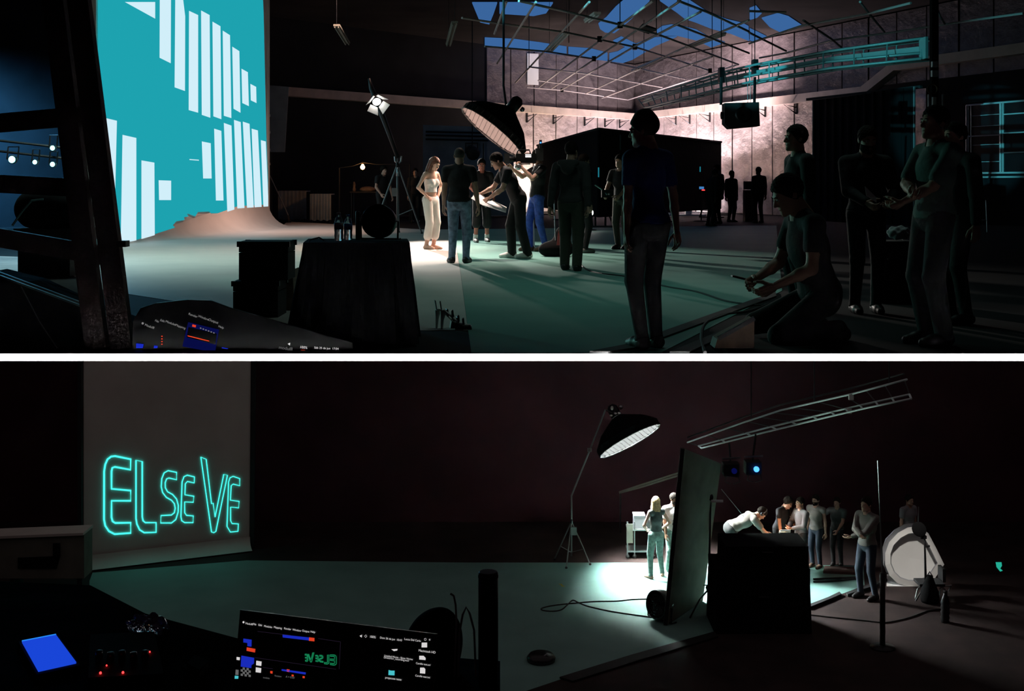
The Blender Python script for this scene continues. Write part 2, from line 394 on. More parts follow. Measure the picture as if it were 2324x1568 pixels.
    hc = nck+Rl @ V3(0, -.018, .075)+Rh @ V3(0, -.012, .105)
    hs = .97 if fem else 1.0
    hv, hf = cached(('head', h < .014), head_fn, (-.11, -.15, -.19), (.11, .15, .145), .0065 if h < .014 else .009)
    bv = [v, hv*hs @ Rh.T+hc]; bf = [f, hf+len(v)]; n = len(v)+len(hv)
    for i in range(2):
        dv = nrm(wr[i]-el[i]); th = V3(*(thumbs[i])) if thumbs and thumbs[i] is not None else V3((.2, -.2)[i], -1, .1)
        t = nrm(th-dv*(th @ dv)); nn = np.cross(t, dv); R = np.stack([nn, -t, -dv], 1)
        mv, mf = hand_mesh(hpose[i], .0042 if h < .014 else .006)
        if i == 1: mv = mv*V3(-1, 1, 1); mf = mf[:, ::-1]; R = np.stack([nn, -t, -dv], 1)
        bv.append(mv*(.93 if fem else 1.03) @ R.T+wr[i]+dv*.015); bf.append(mf+n); n += len(mv)
    T = lambda q: (q*s) @ Rb.T
    root = empty('person', base); tag(root, label, 'person', group)
    def child(name, v_, f_, m, parent=root):
        o = bpy.data.objects.new(name, np_mesh(name, T(v_), f_, m)); C.objects.link(o); o.parent = parent; return o
    child('body', np.concatenate(bv), np.concatenate(bf), skin)
    for nm, k, m, out in (('shirt', 1, top, .008), ('trousers', 2, low, .007), ('shoes', 3, shoe, .005), ('socks', 4, sock, .004)):
        if m is None or not (tg == k).any(): continue
        for part in ([tg == k] if k < 3 else [(tg == k) & (gg == 3), (tg == k) & (gg == 4)]):
            gv, gf = shell(v, f, nv, part, out, .006); child(nm if k < 3 else nm[:-1], gv, gf, m)
    if hair:
        kv, kf = cached(('hair', hair), hair_fn(hair), (-.17, -.15, -.36), (.17, .19, .20), .008)
        child('hair', kv*hs @ Rh.T+hc, kf, hairm)
    if face:
        for k in (-1, 1):
            ey = MB(); ey.ball(V3(k*.031, -.0795, .0), .0125, 8, 6); e_o = child('eye', np.array(ey.v)*hs @ Rh.T+hc, [list(q) for q in ey.f], 'eye_white')
            pu = MB(); pu.ball(V3(k*.031, -.0895, .0), (.0058, .004, .0058), 8, 4); child('iris', np.array(pu.v)*hs @ Rh.T+hc, [list(q) for q in pu.f], 'eye_dark', e_o)
            br = MB(); br.tube([V3(k*.014, -.0935, .020), V3(k*.033, -.0925, .026), V3(k*.050, -.083, .020)], [.0035, .004, .002], 6)
            child('eyebrow', np.array(br.v)*hs @ Rh.T+hc, [list(q) for q in br.f], hairm)
        mo = MB(); mo.tube([V3(-.022, -.0875, -.066), V3(-.008, -.0935, -.0655), V3(.008, -.0935, -.0655), V3(.022, -.0875, -.066)], [.002, .004, .004, .002], 6)
        child('lips', np.array(mo.v)*hs @ Rh.T+hc, [list(q) for q in mo.f], 'lip')
    if extra == 'beard':
        def bd(p):
            d = head_fn(p)-.006; d = np.maximum(d, p[..., 2]+.035); d = np.maximum(d, -(p[..., 2]+.125)); d = np.maximum(d, p[..., 1]-.0)
            return np.maximum(d, -(d_ell(p, V3(0, -.1, -.066), V3(.02, .03, .007))))
        kv, kf = cached('beard', bd, (-.1, -.13, -.14), (.1, .03, 0), .006); child('beard', kv*hs @ Rh.T+hc, kf, hairm)
    info = {'root': root, 'wr': [T(q)+np.array(base) for q in wr], 'head': T(hc)+np.array(base), 'Rh': Rb @ Rh, 's': s, 'shl': [T(q)+np.array(base) for q in shl], 'Rb': Rb,
            'T': lambda q: Vector(T(V3(*q))+np.array(base)), 'child': child, 'hc': hc, 'RhL': Rh, 'hs': hs}
    return info
# ------------------------------------------------------------------ colours
mat('skin', (.50, .29, .21), .55); mat('pale_skin', (.62, .38, .29), .5); mat('brown_skin', (.16, .075, .045), .5)
mat('dark_hair', (.010, .007, .005), .8, spec=.12); mat('auburn_hair', (.13, .045, .025), .45, noise=.4, nscale=30); mat('blonde_hair', (.62, .45, .24), .5, noise=.35, nscale=30)
mat('grey_hair', (.05, .045, .04), .7, spec=.2); mat('flushed_skin', (.50, .17, .12), .5); mat('eye_white', (.7, .68, .66), .3); mat('eye_dark', (.02, .012, .01), .2); mat('lip', (.36, .13, .11), .5)
mat('black_shirt', (.007, .007, .0085), .85, bump=.3, bscale=12); mat('black_trousers', (.005, .005, .006), .85, bump=.3, bscale=12); mat('black_shoe', (.02, .018, .018), .5)
mat('white_top', (.78, .76, .73), .7, bump=.3, bscale=14); mat('white_culottes', (.78, .75, .70), .7, bump=.35, bscale=9)
mat('jeans', (.20, .28, .40), .85, noise=.5, nscale=14, bump=.5, bscale=16); mat('bright_jeans', (.03, .075, .36), .8, noise=.4, nscale=16, bump=.4)
mat('charcoal_hoodie', (.04, .038, .038), .9, bump=.5, bscale=9); mat('khaki', (.06, .06, .045), .9, bump=.3); mat('blue_shirt', (.01, .02, .22), .8, bump=.3)
mat('grey_shoe', (.22, .20, .19), .6); mat('white_shoe', (.8, .76, .72), .6); mat('white_sock', (.75, .72, .7), .8)
mat('green_lit_shirt', (.10, .16, .14), .85, bump=.4, bscale=8); mat('grey_sweater', (.16, .15, .15), .9, bump=.4, bscale=10); mat('grey_shirt', (.15, .138, .122), .85, bump=.4, bscale=8)  # green of the first shirt is stage light put into its colour
mat('dark_green', (.02, .04, .035), .85); mat('teal_jeans', (.20, .32, .29), .8, noise=.35, nscale=18, bump=.4, bscale=20); mat('dark_vest', (.02, .028, .028), .6, noise=.6, nscale=20)
mat('white_tee', (.80, .79, .77), .8, bump=.3, bscale=10); mat('pale_tee', (.30, .30, .31), .85); mat('dark_jeans', (.02, .03, .05), .85)
mat('black', (.010, .010, .011), .8); mat('black_gloss', (.008, .008, .009), .35); mat('black_cloth', (.006, .006, .0065), .95, spec=.1, bump=.4, bscale=5)
mat('black_metal', (.02, .02, .022), .4, .6); mat('steel', (.45, .46, .47), .35, .9); mat('grey_metal', (.22, .23, .23), .45, .7)
mat('dark_wood', (.018, .005, .0045), .6, noise=.5, nscale=4, bump=.3); mat('paper', (.88, .84, .84), .7); mat('white', (.75, .74, .72), .6)
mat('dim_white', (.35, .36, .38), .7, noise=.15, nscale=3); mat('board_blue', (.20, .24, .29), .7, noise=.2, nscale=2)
mat('red_cloth', (.16, .02, .015), .8); mat('yellow_cloth', (.5, .42, .03), .8); mat('wood_box', (.16, .10, .065), .7, noise=.4, nscale=12)
mat('plastic_clear', (.75, .85, .9), .08, trans=.85); mat('bottle_blue', (.07, .28, .75), .35); mat('label_white', (.7, .72, .75), .5)
mat('screen_black', (.004, .004, .005), .25)

def emi(name, col, s=1.0): return mat(name, (.0, .0, .0), .6, emit=col, es=s, spec=0)
emi('proj_teal', (.0125, .36, .43)); emi('proj_white', (.64, .86, .95)); emi('lamp_white', (1, .95, .9), 14); emi('lamp_cyan', (.25, .95, 1), 9)
emi('lamp_orange', (1, .42, .13), 22); emi('octa_pink', (1, .67, .55), 84); emi('octa_white', (.92, 1, .97), 900); emi('proj_cyan', (.06, .92, .80), 1.35)
emi('led_red', (1, .02, .02), 6); emi('led_blue', (.05, .25, 1), 3); emi('led_white', (1, .9, .85), 4); emi('pad_blue', (.012, .075, .85), .8); emi('pad_edge', (.02, .25, .9), 1.0)
emi('ui_white', (.75, .72, .72), .9); emi('ui_dimwhite', (.4, .38, .38), .5); emi('ui_blue', (.012, .03, .6), .8); emi('ui_darkblue', (.006, .01, .16), .35); emi('ui_red', (.9, .06, .02), .8)
emi('ui_green', (.01, .28, .11), .8); emi('ui_cyan', (.08, .65, .72), .8); emi('ui_grey', (.2, .2, .2), .6); emi('ui_line', (.05, .03, .07), .4); emi('phone_green', (.02, .45, .32), .9); emi('phone_blue', (.06, .25, .6), .8)
emi('spill_blue', (.055, .17, .44), .75); emi('teal_slit', (.02, .3, .4), .6)

# foil insulation of the walls: crinkled and half metallic
def foil(name, col, metal):
    m = mat(name, col, .42, metal); nt = m.node_tree; b = nt.nodes['Principled BSDF']
    tc = nt.nodes.new('ShaderNodeTexCoord'); mp = nt.nodes.new('ShaderNodeMapping'); mp.inputs['Scale'].default_value = (1.0, 1.0, 1.6)
    n = nt.nodes.new('ShaderNodeTexNoise'); n.inputs['Scale'].default_value = 1.9; n.inputs['Detail'].default_value = 5; n.inputs['Roughness'].default_value = .6
    r = nt.nodes.new('ShaderNodeValToRGB'); r.color_ramp.elements[0].position = .3; r.color_ramp.elements[1].position = .75
    r.color_ramp.elements[0].color = (*[c*.58 for c in col], 1); r.color_ramp.elements[1].color = (*[min(1, c*1.2) for c in col], 1)
    bp = nt.nodes.new('ShaderNodeBump'); bp.inputs['Strength'].default_value = .6; bp.inputs['Distance'].default_value = .10
    oi = nt.nodes.new('ShaderNodeObjectInfo'); ad = nt.nodes.new('ShaderNodeVectorMath'); ad.operation = 'ADD'; sc = nt.nodes.new('ShaderNodeVectorMath'); sc.operation = 'SCALE'; sc.inputs['Scale'].default_value = 1
    nt.links.new(tc.outputs['Object'], mp.inputs['Vector']); nt.links.new(mp.outputs['Vector'], ad.inputs[0]); nt.links.new(oi.outputs['Location'], ad.inputs[1])
    nt.links.new(ad.outputs['Vector'], n.inputs['Vector']); nt.links.new(n.outputs['Fac'], r.inputs['Fac']); nt.links.new(r.outputs['Color'], b.inputs['Base Color'])
    nt.links.new(n.outputs['Fac'], bp.inputs['Height']); nt.links.new(bp.outputs['Normal'], b.inputs['Normal'])
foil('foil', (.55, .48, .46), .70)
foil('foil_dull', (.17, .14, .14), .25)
mat('wall_dark', (.009, .009, .011), .9, noise=.4, nscale=.8, spec=.2); mat('ledge', (.48, .38, .32), .7, noise=.15, nscale=2); mat('ceiling_dark', (.022, .017, .016), .9, noise=.4, nscale=.7, spec=.1)
mat('floor_dark', (.008, .008, .009), .8, noise=.3, nscale=2, spec=.2); mat('vinyl_white', (.62, .56, .52), .55, noise=.06, nscale=1.5, spec=.3); mat('vinyl_teal', (.145, .34, .29), .6, noise=.10, nscale=1.2, spec=.25)
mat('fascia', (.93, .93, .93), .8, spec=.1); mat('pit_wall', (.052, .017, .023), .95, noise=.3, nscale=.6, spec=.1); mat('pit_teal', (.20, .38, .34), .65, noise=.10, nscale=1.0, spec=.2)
mat('pit_brown', (.030, .018, .017), .8, noise=.4, nscale=1.5, spec=.2); mat('cyc_grey', (.62, .57, .52), .9, noise=.08, nscale=1.0, spec=.1); mat('flat_grey', (.17, .17, .14), .9, noise=.15, nscale=3, spec=.1)
mat('teal_tint', (.20, .36, .36), .45, .3); mat('frame_paint', (.62, .72, .72), .45, .3); mat('board_brown', (.10, .055, .05), .8, noise=.3, nscale=6)  # teal light on the truss is put into its colour; rails share it
mat('rubber', (.008, .008, .008), .7)

# ------------------------------------------------------------------ the setting, upper stage
SLAB = F*EYE/388                                           # depth of the stage edge
def slab(name, X0, X1, D0, D1, z0, z1, m):
    b = MB(); b.box(((X0+X1)/2, (D0+D1)/2, (z0+z1)/2), (X1-X0, D1-D0, z1-z0)); return b.build(name, m)
fl = struct(slab('floor', -22, 22, SLAB, 66, -.046, 0, 'floor_dark'), 'dark floor of the upper stage')
fb = MB(); fb.box((0, SLAB-.012, -.0235), (44, .02, .049)); fas = fb.build('edge_board', 'fascia', fl); fas['label'] = 'white painted edge board of the upper stage'
def sheet(name, pts, m, parent, t=.004, z=0):
    b = MB(); b.prism([Vector((p[0], p[1], p[2]+z)) for p in pts], (0, 0, t)); o = b.build(name, m, parent); return o
w1 = [(-8.2, 24.3), (-6.8, 37.8)]
white_pts = [FU(1029, 521), FU(1045, 620), FU(1062, 750), FU(700, 752), FU(500, 700), FU(240, 660), Vector((-8.6, 22.5, 0)), Vector((-8.0, 24.3, 0)), Vector((-6.7, 37.6, 0)), FU(652, 503), FU(760, 509), FU(960, 521)]
o = sheet('vinyl_sheet', white_pts, 'vinyl_white', fl); o['label'] = 'white vinyl sheet sweeping down from the projection wall'
teal_pts = [FU(1029.5, 521), FU(1690, 512), FU(1762, 512), FU(1775, 660), FU(1500, 801), FU(1070, 801), FU(1062.5, 750), FU(1045.5, 620)]  # right side cut short: the shade there is put into the shape
o = sheet('teal_sheet', teal_pts, 'vinyl_teal', fl, .003); o['label'] = 'teal green floor covering under the crew'

CX, CY = 5.75, 59.9                                        # far corner
WB = ((-20.0, 28.1), (CX, CY)); WR = ((CX, CY), (17.5, 28.0))
def wallbox(name, a, b, z0, z1, t, m, parent=None, off=0.0):
    a, b = Vector((*a, 0)), Vector((*b, 0)); u = (b-a).normalized(); n = Vector((u.y, -u.x, 0))   # n looks into the room
    q = MB(); c = (a+b)/2+n*(off-t/2); c.z = (z0+z1)/2
    R = Matrix((u, n, Vector((0, 0, 1)))).transposed()
    q.box(c, ((b-a).length, t, z1-z0), R); return q.build(name, m, parent), u, n
wb, ub, nb = wallbox('wall_back', *WB, 0, 7, .3, 'wall_dark'); struct(wb)
wr_, ur, nr_ = wallbox('wall_right', *WR, 0, 7, .3, 'wall_dark'); struct(wr_)
def panels(parent, a, u, n, s0, s1, w, z0, z1, m, name='insulation_panel'):
    a = Vector((*a, 0)); me = None; s = s0; k = 0
    R = Matrix((u, n, Vector((0, 0, 1)))).transposed().to_4x4()
    while s < s1-.2:
        if me is None:
            q = MB(); q.box((0, 0, 0), (w-.07, .05, z1-z0)); me = q.mesh(name, m)
        o = bpy.data.objects.new(name, me); C.objects.link(o); o.parent = parent
        c = a+u*(s+w/2)+n*(.03+.008*(k % 3)); c.z = (z0+z1)/2; o.matrix_basis = Matrix.Translation(c) @ R
        s += w; k += 1
LB = (Vector((*WB[1], 0))-Vector((*WB[0], 0))).length
s_at = (Vector((0.05, 52.5, 0))-Vector((*WB[0], 0))).dot(ub)
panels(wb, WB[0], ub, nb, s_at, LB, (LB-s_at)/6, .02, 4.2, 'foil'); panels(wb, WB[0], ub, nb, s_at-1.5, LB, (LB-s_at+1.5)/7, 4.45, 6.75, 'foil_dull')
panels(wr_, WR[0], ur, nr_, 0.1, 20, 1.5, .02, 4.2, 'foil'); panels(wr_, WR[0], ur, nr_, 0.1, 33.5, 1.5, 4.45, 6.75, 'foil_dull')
# ledge along both walls, stepping up near the window
def ledge(name, pts, label):
    q = MB()
    for a, b in zip(pts[:-1], pts[1:]): q.bar(a, b, .34, .30)
    o = q.build(name, 'ledge'); struct(o); o['label'] = label; return o
A3 = lambda a, u, n, s, z: Vector((*a, 0))+u*s+n*.19+Vector((0, 0, z))
ledge('trim_1', [A3(WB[0], ub, nb, 18, 4.3), A3(WB[0], ub, nb, LB-.2, 4.3)], 'pale ledge along the back wall')
ledge('trim_2', [A3(WR[0], ur, nr_, .2, 4.3), A3(WR[0], ur, nr_, 18.1, 4.3), A3(WR[0], ur, nr_, 19.8, 5.0), A3(WR[0], ur, nr_, 31, 5.0)], 'pale ledge of the right wall with a raised step')
# side wall of the room, out of the frame
wl, _, _ = wallbox('wall_left', (-20, 9.5), (-20, 28.1), 0, 7, .3, 'wall_dark'); struct(wl)
# ceiling; the blue light spilled on it is built as glowing panels
ce = struct(slab('ceiling', -22, 22, 20, 66, 6.8, 7.0, 'ceiling_dark'))
def PC(x, y, z): D = F*(z-EYE)/(HOR-y); return Vector(((x-1162)/F*D, D, z))
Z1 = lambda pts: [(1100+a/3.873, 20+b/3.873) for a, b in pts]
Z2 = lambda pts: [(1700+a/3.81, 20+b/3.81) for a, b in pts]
spill_polys = [Z1([(0, 250), (250, 262), (480, 292), (720, 330), (720, 403), (500, 375), (250, 345), (0, 320)]), Z1([(735, 332), (930, 345), (1080, 385), (1080, 464), (950, 432), (735, 404)]),
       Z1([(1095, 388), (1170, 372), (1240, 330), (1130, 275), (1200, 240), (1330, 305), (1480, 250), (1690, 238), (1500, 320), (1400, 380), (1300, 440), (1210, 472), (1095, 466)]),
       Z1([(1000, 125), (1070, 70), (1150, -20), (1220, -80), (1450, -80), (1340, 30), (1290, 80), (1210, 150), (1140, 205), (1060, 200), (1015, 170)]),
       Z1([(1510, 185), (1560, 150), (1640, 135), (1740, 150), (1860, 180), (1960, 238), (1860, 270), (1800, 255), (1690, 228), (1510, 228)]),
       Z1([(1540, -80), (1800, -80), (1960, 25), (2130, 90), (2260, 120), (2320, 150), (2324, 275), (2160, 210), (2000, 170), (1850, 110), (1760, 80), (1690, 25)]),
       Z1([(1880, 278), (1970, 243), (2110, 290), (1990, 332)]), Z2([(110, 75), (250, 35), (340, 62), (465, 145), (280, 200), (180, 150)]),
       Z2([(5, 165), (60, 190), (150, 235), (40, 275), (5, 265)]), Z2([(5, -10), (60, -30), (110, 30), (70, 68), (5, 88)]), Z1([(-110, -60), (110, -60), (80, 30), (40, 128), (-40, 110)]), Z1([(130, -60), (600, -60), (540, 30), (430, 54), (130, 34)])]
for pts in spill_polys:
    q = MB(); q.prism([PC(x, min(y, 165), 6.79) for x, y in pts], (0, 0, -.04)); o = q.build('light_spill', 'spill_blue', ce)
ce_label = 'dark ceiling with patches of blue light spill'
ce['label'] = ce_label
# window in the right wall
def onR(x, y, off=.06):                                    # a point of the right wall's plane on the ray of a pixel
    k = (x-1162)/F; n = nr_; a = Vector((*WR[0], 0))+n*off; d = Vector((k, 1, 0)); t = a.dot(n)/d.dot(n); return Vector((k*t, t, EYE-(y-HOR)/F*t))
wn = empty('window_1'); struct(wn); wn['label'] = 'metal framed window with teal lit bars in the right wall'
def wbar(pts, w, name='window_frame', m='frame_paint', d=.06):
    q = MB(); q.bar(pts[0], pts[1], d, w) if abs(pts[0].z-pts[1].z) < .6 else q.bar(pts[0], pts[1], w, d); return q.build(name, m, wn)
wa, wz = onR(2194, 250), onR(2330, 250); zt, zb = 3.55, 1.52
lerp = lambda a, b, t: a+(b-a)*t
def wp(t, z): p = lerp(wa, wz, t); return Vector((p.x, p.y, z))
for t in (0, .03, .08, .58, .62, 1): wbar((wp(t, zb), wp(t, zt)), .05 if t in (0, .58) else .03)
for z in (zt, zb, zb-.12): wbar((wp(0, z), wp(1, z)), .05)
for z, t0, t1 in ((2.62, 0, .58), (2.9, .08, .58), (2.35, .08, .58), (3.22, .08, .58), (3.2, .62, 1), (2.66, .62, 1), (2.1, .62, 1), (1.85, .08, .58)): wbar((wp(t0, z), wp(t1, z)), .035 if t0 != .08 else .018, 'window_bar')
q = MB(); q.prism([wp(.02, zb), wp(.98, zb), wp(.98, zt), wp(.02, zt)], nr_*-.02); q.build('window_pane', 'black_gloss', wn)

# ------------------------------------------------------------------ projection wall: a screen on the left, its sweep and the projected bars
SWa, SWb = Vector((-7.86, 24.3, 0)), Vector((-6.88, 36, 0)); su = (SWb-SWa).normalized(); sn = Vector((su.y, -su.x, 0))  # sn looks to the right, into the set
def onS(x, y, off=0.0):
    k = (x-1162)/F; a = SWa+sn*off; d = Vector((k, 1, 0)); t = a.dot(sn)/d.dot(sn); return Vector((k*t, t, max(.015, EYE-(y-HOR)/F*t)))
ps = thing('projection_screen', SWa, 'tall white screen wall lit with teal light and white bars, left of the stage', 'screen')
q = MB(); a, b = SWa-su*.05, SWb+su*.03
q.prism([a-sn*.02, b-sn*.02, b-sn*.34, a-sn*.34], (0, 0, 6.78)); q.build('wall_panel', 'vinyl_white', ps)
q = MB(); b0 = SWb+su*.03; q.prism([b0+sn*.02, b0+sn*.02+su*.14, b0-sn*.36+su*.14, b0-sn*.36], (0, 0, 6.78)); q.build('side_trim', 'vinyl_white', ps)
edge = [(222, -15), (596, -15), (598, 27), (604, 300), (610, 475), (569, 480), (527, 484), (506, 484), (479, 484), (475, 480), (449, 481), (443, 491), (428, 485), (424, 486), (428, 491), (417, 493), (419, 499), (400, 502), (392, 511), (399, 519), (386, 521), (383, 526), (365, 527), (365, 535), (351, 536), (351, 554), (310, 556), (222, 562)]
def proj(name, poly, m, off, t=.004):
    q = MB(); q.prism([onS(x, y, off) for x, y in poly][::-1], sn*t); return q.build(name, m, ps)
proj('projected_field', edge, 'proj_teal', .004)['label'] = 'projected teal field with a stepped lower edge'
ZZ = lambda pts: [(20+a/3.873, 20+b/3.873) for a, b in pts]
bars = [ZZ([(1020, -60), (1285, -60), (1285, 86)]), ZZ([(1327, -90), (1424, -90), (1422, 478), (1325, 430)]), ZZ([(1463, -90), (1530, -90), (1549, 65), (1547, 722), (1457, 690)]), ZZ([(1584, 18), (1663, 55), (1663, 913), (1581, 890)]),
        ZZ([(1690, 15), (1764, 55), (1770, 957), (1696, 932)]), ZZ([(1790, 113), (1859, 153), (1867, 970), (1798, 945)]), ZZ([(1880, 192), (1943, 232), (1955, 960), (1890, 940)]), ZZ([(1964, 333), (2025, 372), (2035, 913), (1975, 878)]),
        ZZ([(2045, 527), (2100, 557), (2109, 855), (2052, 828)]), ZZ([(2123, 660), (2173, 686), (2176, 828), (2127, 804)]),
        [(223, 264), (265, 274), (258, 556), (222, 559)], [(278, 306), (309, 313), (309, 555), (274, 557)], [(321, 364), (350, 369), (351, 553), (321, 555)], [(360, 409), (388, 410), (388, 454), (361, 454)], [(430, 361), (451, 362.5), (451, 364.5), (430, 363)],
        [(458, 321), (478, 325), (480, 405), (461, 405)], [(486, 292), (502, 297), (507, 455), (490, 455)], [(508, 279), (525, 285), (532, 484), (516, 483)], [(531, 272), (546, 277), (555, 481), (539, 483)], [(551, 276), (566, 281), (576, 479), (561, 480.5)], [(571, 292), (585, 296), (594, 477), (578, 478.5)], [(592, 318), (603, 321), (609.5, 475), (598, 476.5)]]
for bpoly in bars: proj('projected_bar', bpoly, 'proj_white', .010)
# curved sweep at the foot of the wall
N = 24; rows = []
for i in range(N+1):
    t = i/N; base = SWa.lerp(SWb+su*.1, t); r = .08+.62*min(1, max(0, (t-.15)/.6)); row = []
    for k in range(9):
        a_ = math.pi/2*k/8; row.append(base+sn*(r*(1-math.cos(a_)))+Vector((0, 0, r*(1-math.sin(a_))+.006)))
    rows.append(row)
q = MB(); vs = [p for r in rows for p in r]; q.add(vs, [(i*9+k, i*9+k+1, (i+1)*9+k+1, (i+1)*9+k) for i in range(N) for k in range(8)], True)
end = rows[-1]; q.add(end+[Vector((p.x, p.y, .004))-sn*.0 for p in end], [(k, k+1, 9+k+1, 9+k) for k in range(8)])
o = q.build('curved_sweep', 'vinyl_white', ps)

# ------------------------------------------------------------------ the setting, the pit below
pf = struct(slab('floor_lower', -22, 22, 12, 32, LOW-.2, LOW, 'pit_brown'), 'floor of the pit'); pf['label'] = 'dark brown floor of the lower studio'
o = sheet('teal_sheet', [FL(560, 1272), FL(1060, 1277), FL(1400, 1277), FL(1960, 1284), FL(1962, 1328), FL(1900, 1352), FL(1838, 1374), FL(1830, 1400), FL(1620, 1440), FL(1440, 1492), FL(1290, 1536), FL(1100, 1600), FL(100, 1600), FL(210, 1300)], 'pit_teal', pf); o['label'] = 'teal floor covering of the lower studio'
struct(wallbox('wall_back_lower', (-22, 31), (22, 31), LOW, -.06, .3, 'pit_wall')[0]); struct(wallbox('wall_left_lower', (-21, 12), (-21, 31), LOW, -.06, .3, 'pit_wall')[0]); struct(wallbox('wall_right_lower', (21, 31), (21, 12), LOW, -.06, .3, 'pit_wall')[0])
# operator's gallery under the camera
g = slab('floor_gallery', -6, 6, -3, 3.6, -.75, -.55, 'floor_dark'); struct(g); g['label'] = 'floor of the operator gallery, below the frame'
# ------------------------------------------------------------------ upper stage: rigs
def straight(pts, n): return pts
# pipe grid under the ceiling
pg = thing('pipe_grid', (3, 45, 5), 'black pipe grid hung below the ceiling', 'pipe grid')
pipes = [Z1(p) for p in ([(85, 220), (190, -60)], [(110, 480), (450, -60)], [(270, 650), (920, -60)], [(475, 690), (1190, 145), (1480, -70)], [(590, 700), (1350, 180), (1720, -70)], [(670, 715), (1310, 335), (1900, 25)], [(890, 745), (1800, 320), (2324, 100)], [(1030, 785), (2000, 420)], [(1260, 800), (2230, 490)],
     [(300, -70), (740, 30), (1190, 140), (1510, 220), (2230, 490)], [(-200, 80), (140, 130), (700, 205), (1150, 300), (1320, 335)], [(0, 330), (540, 375), (960, 440)], [(1320, 335), (1980, 545)], [(1690, 140), (2324, 390)], [(1700, -70), (1960, 30), (2324, 200)], [(390, 510), (920, 575), (1560, 690)], [(370, 690), (680, 715), (1260, 800)], [(470, 630), (1140, 720)], [(1110, 470), (1770, 620)])]
pipes += [Z2(p) for p in ([(0, 300), (460, 145), (1020, 45), (1400, -50)], [(90, 425), (330, 380), (730, 270), (1200, 210), (2000, 90), (2370, 40)], [(470, 100), (710, 260), (800, 335)], [(960, -60), (1040, 45), (1170, 200)], [(0, 205), (320, 365)], [(1600, -60), (1650, 60), (1690, 130)], [(0, 20), (320, 30)])]
mat('pipe', (.45, .39, .37), .5, .2)
for i, p in enumerate(pipes):
    q = MB(); q.tube([PC(x, y, 5.0 if i % 2 else 5.03) for x, y in p], .028, 6); q.build('pipe', 'pipe', pg)
for i, (x, y) in enumerate(((1190, 145), (1320, 335), (960, 440), (1010, 268), (1980, 545), (680, 715))):
    px = Z1([(x, y)])[0]; c = PC(*px, 5.0); q = MB(); q.box(c, (.12, .12, .16)); q.build('clamp', 'black_metal', pg)
for (x, y) in ((1190, 145), (2000, 420), (390, 510), (740, 300), (1510, 222), (1400, 560)):
    px = Z1([(x, y)])[0]; c = PC(*px, 5.0); q = MB(); q.tube([c, (c.x, c.y, 6.79)], .012, 5); q.build('hanger_rod', 'black_metal', pg)
# fluorescent fixtures laid over the grid
for lab, a, b in (('unlit fluorescent batten between two grid pipes, upper left of the grid', (1247, 115), (1286, 74)), ('long unlit fluorescent batten lit pink, in the middle of the grid', (1438, 159), (1501, 132)), ('bright edged fluorescent batten below a blue light patch, right of the grid', (1562, 105), (1642, 75)),
                  ('short fluorescent batten at the top edge of the grid', (1332, 46), (1356, 29)), ('fluorescent batten hanging alone over the dark back left', (1018, 100), (1032, 50)), ('faint fluorescent batten nearest the screen wall, far left of the ceiling', (764, 57), (788, 97))):
    A, B = PC(*a, 5.12), PC(*b, 5.12); r = thing('fluorescent_batten', (A+B)/2, lab, 'light fixture', 'unlit fluorescent battens')
    q = MB(); q.bar(A, B, .16, .05); q.build('housing', 'white' if a[0] > 1100 else 'flat_grey', r)  # the two left battens are greyed: their dimness is put into the colour
    for s in (-.045, .045):
        d = (B-A).normalized().cross(Vector((0, 0, 1)))*s; q = MB(); q.tube([A+d-Vector((0, 0, .05)), B+d-Vector((0, 0, .05))], .02, 6); q.build('tube', 'white' if a[0] > 1100 else 'flat_grey', r)
    for e in (A, B): q = MB(); q.tube([e+Vector((0, 0, .02)), Vector((e.x, e.y, 6.79))], .006, 4); q.build('hanger_wire', 'black_metal', r)
# dark hatch hung in the grid
h = thing('ceiling_hatch', PC(1462, 66, 5.1), 'small dark square panel with a pale rim hung in the pipe grid', 'panel')
pp_ = [PC(*Z1([(a, b)])[0], 5.06) for a, b in ((1352, 185), (1390, 147), (1505, 186), (1440, 216))]
q = MB(); q.prism(pp_, (0, 0, .05)); q.build('board', 'black', h)
q = MB(); q.tube(pp_, .02, 5, closed=True); q.build('rim', 'grey_metal', h)

# box truss on the right
tr = thing('lighting_truss', P(1800, 160, 29), 'long box truss with teal lit web running over the right side of the stage', 'truss')
top = [P(1448, 224, 43), P(1540, 196, 38), P(1635, 165, 34), P(1713, 147, 31), P(1882, 116, 27.5), P(2094, 87, 25)]
mid = [P(1455, 234, 43), P(1540, 208, 38), P(1638, 186, 34), P(1713, 170, 31), P(1882, 140, 27.5), P(2093, 120, 25)]
low = [P(1463, 245, 42.6), P(1540, 226, 37.7), P(1640, 200, 33.8), P(1713, 184, 30.8), P(1882, 155, 27.3), P(2091, 133, 24.9)]
off = Vector((.26, .22, 0))
for nm, pts in (('chord', top), ('chord', mid), ('chord', low), ('chord', [p+off for p in top]), ('chord', [p+off for p in low])):
    q = MB(); q.tube(pts, .03, 8); q.build(nm, 'teal_tint', tr)
def along(pts, t):
    t *= len(pts)-1; i = min(int(t), len(pts)-2); return pts[i].lerp(pts[i+1], t-i)
for k in range(15):
    t = k/14; a, b = along(top, t), along(low, t); q = MB(); q.tube([a, b, b+off, a+off], .018, 5, closed=True); q.build('rung', 'teal_tint', tr)
q = MB()
for i in range(len(top)-1):
    a, b = top[i].lerp(mid[i], .45)+off*.5, top[i+1].lerp(mid[i+1], .45)+off*.5; c, d = mid[i+1]+off*.5, mid[i]+off*.5
    q.prism([a, b, c, d], (.02, .02, 0))
q.build('web_plate', 'teal_tint', tr)
q = MB(); q.box(P(2096, 110, 24.9), (.05, .4, .42)); q.build('end_plate', 'teal_tint', tr)
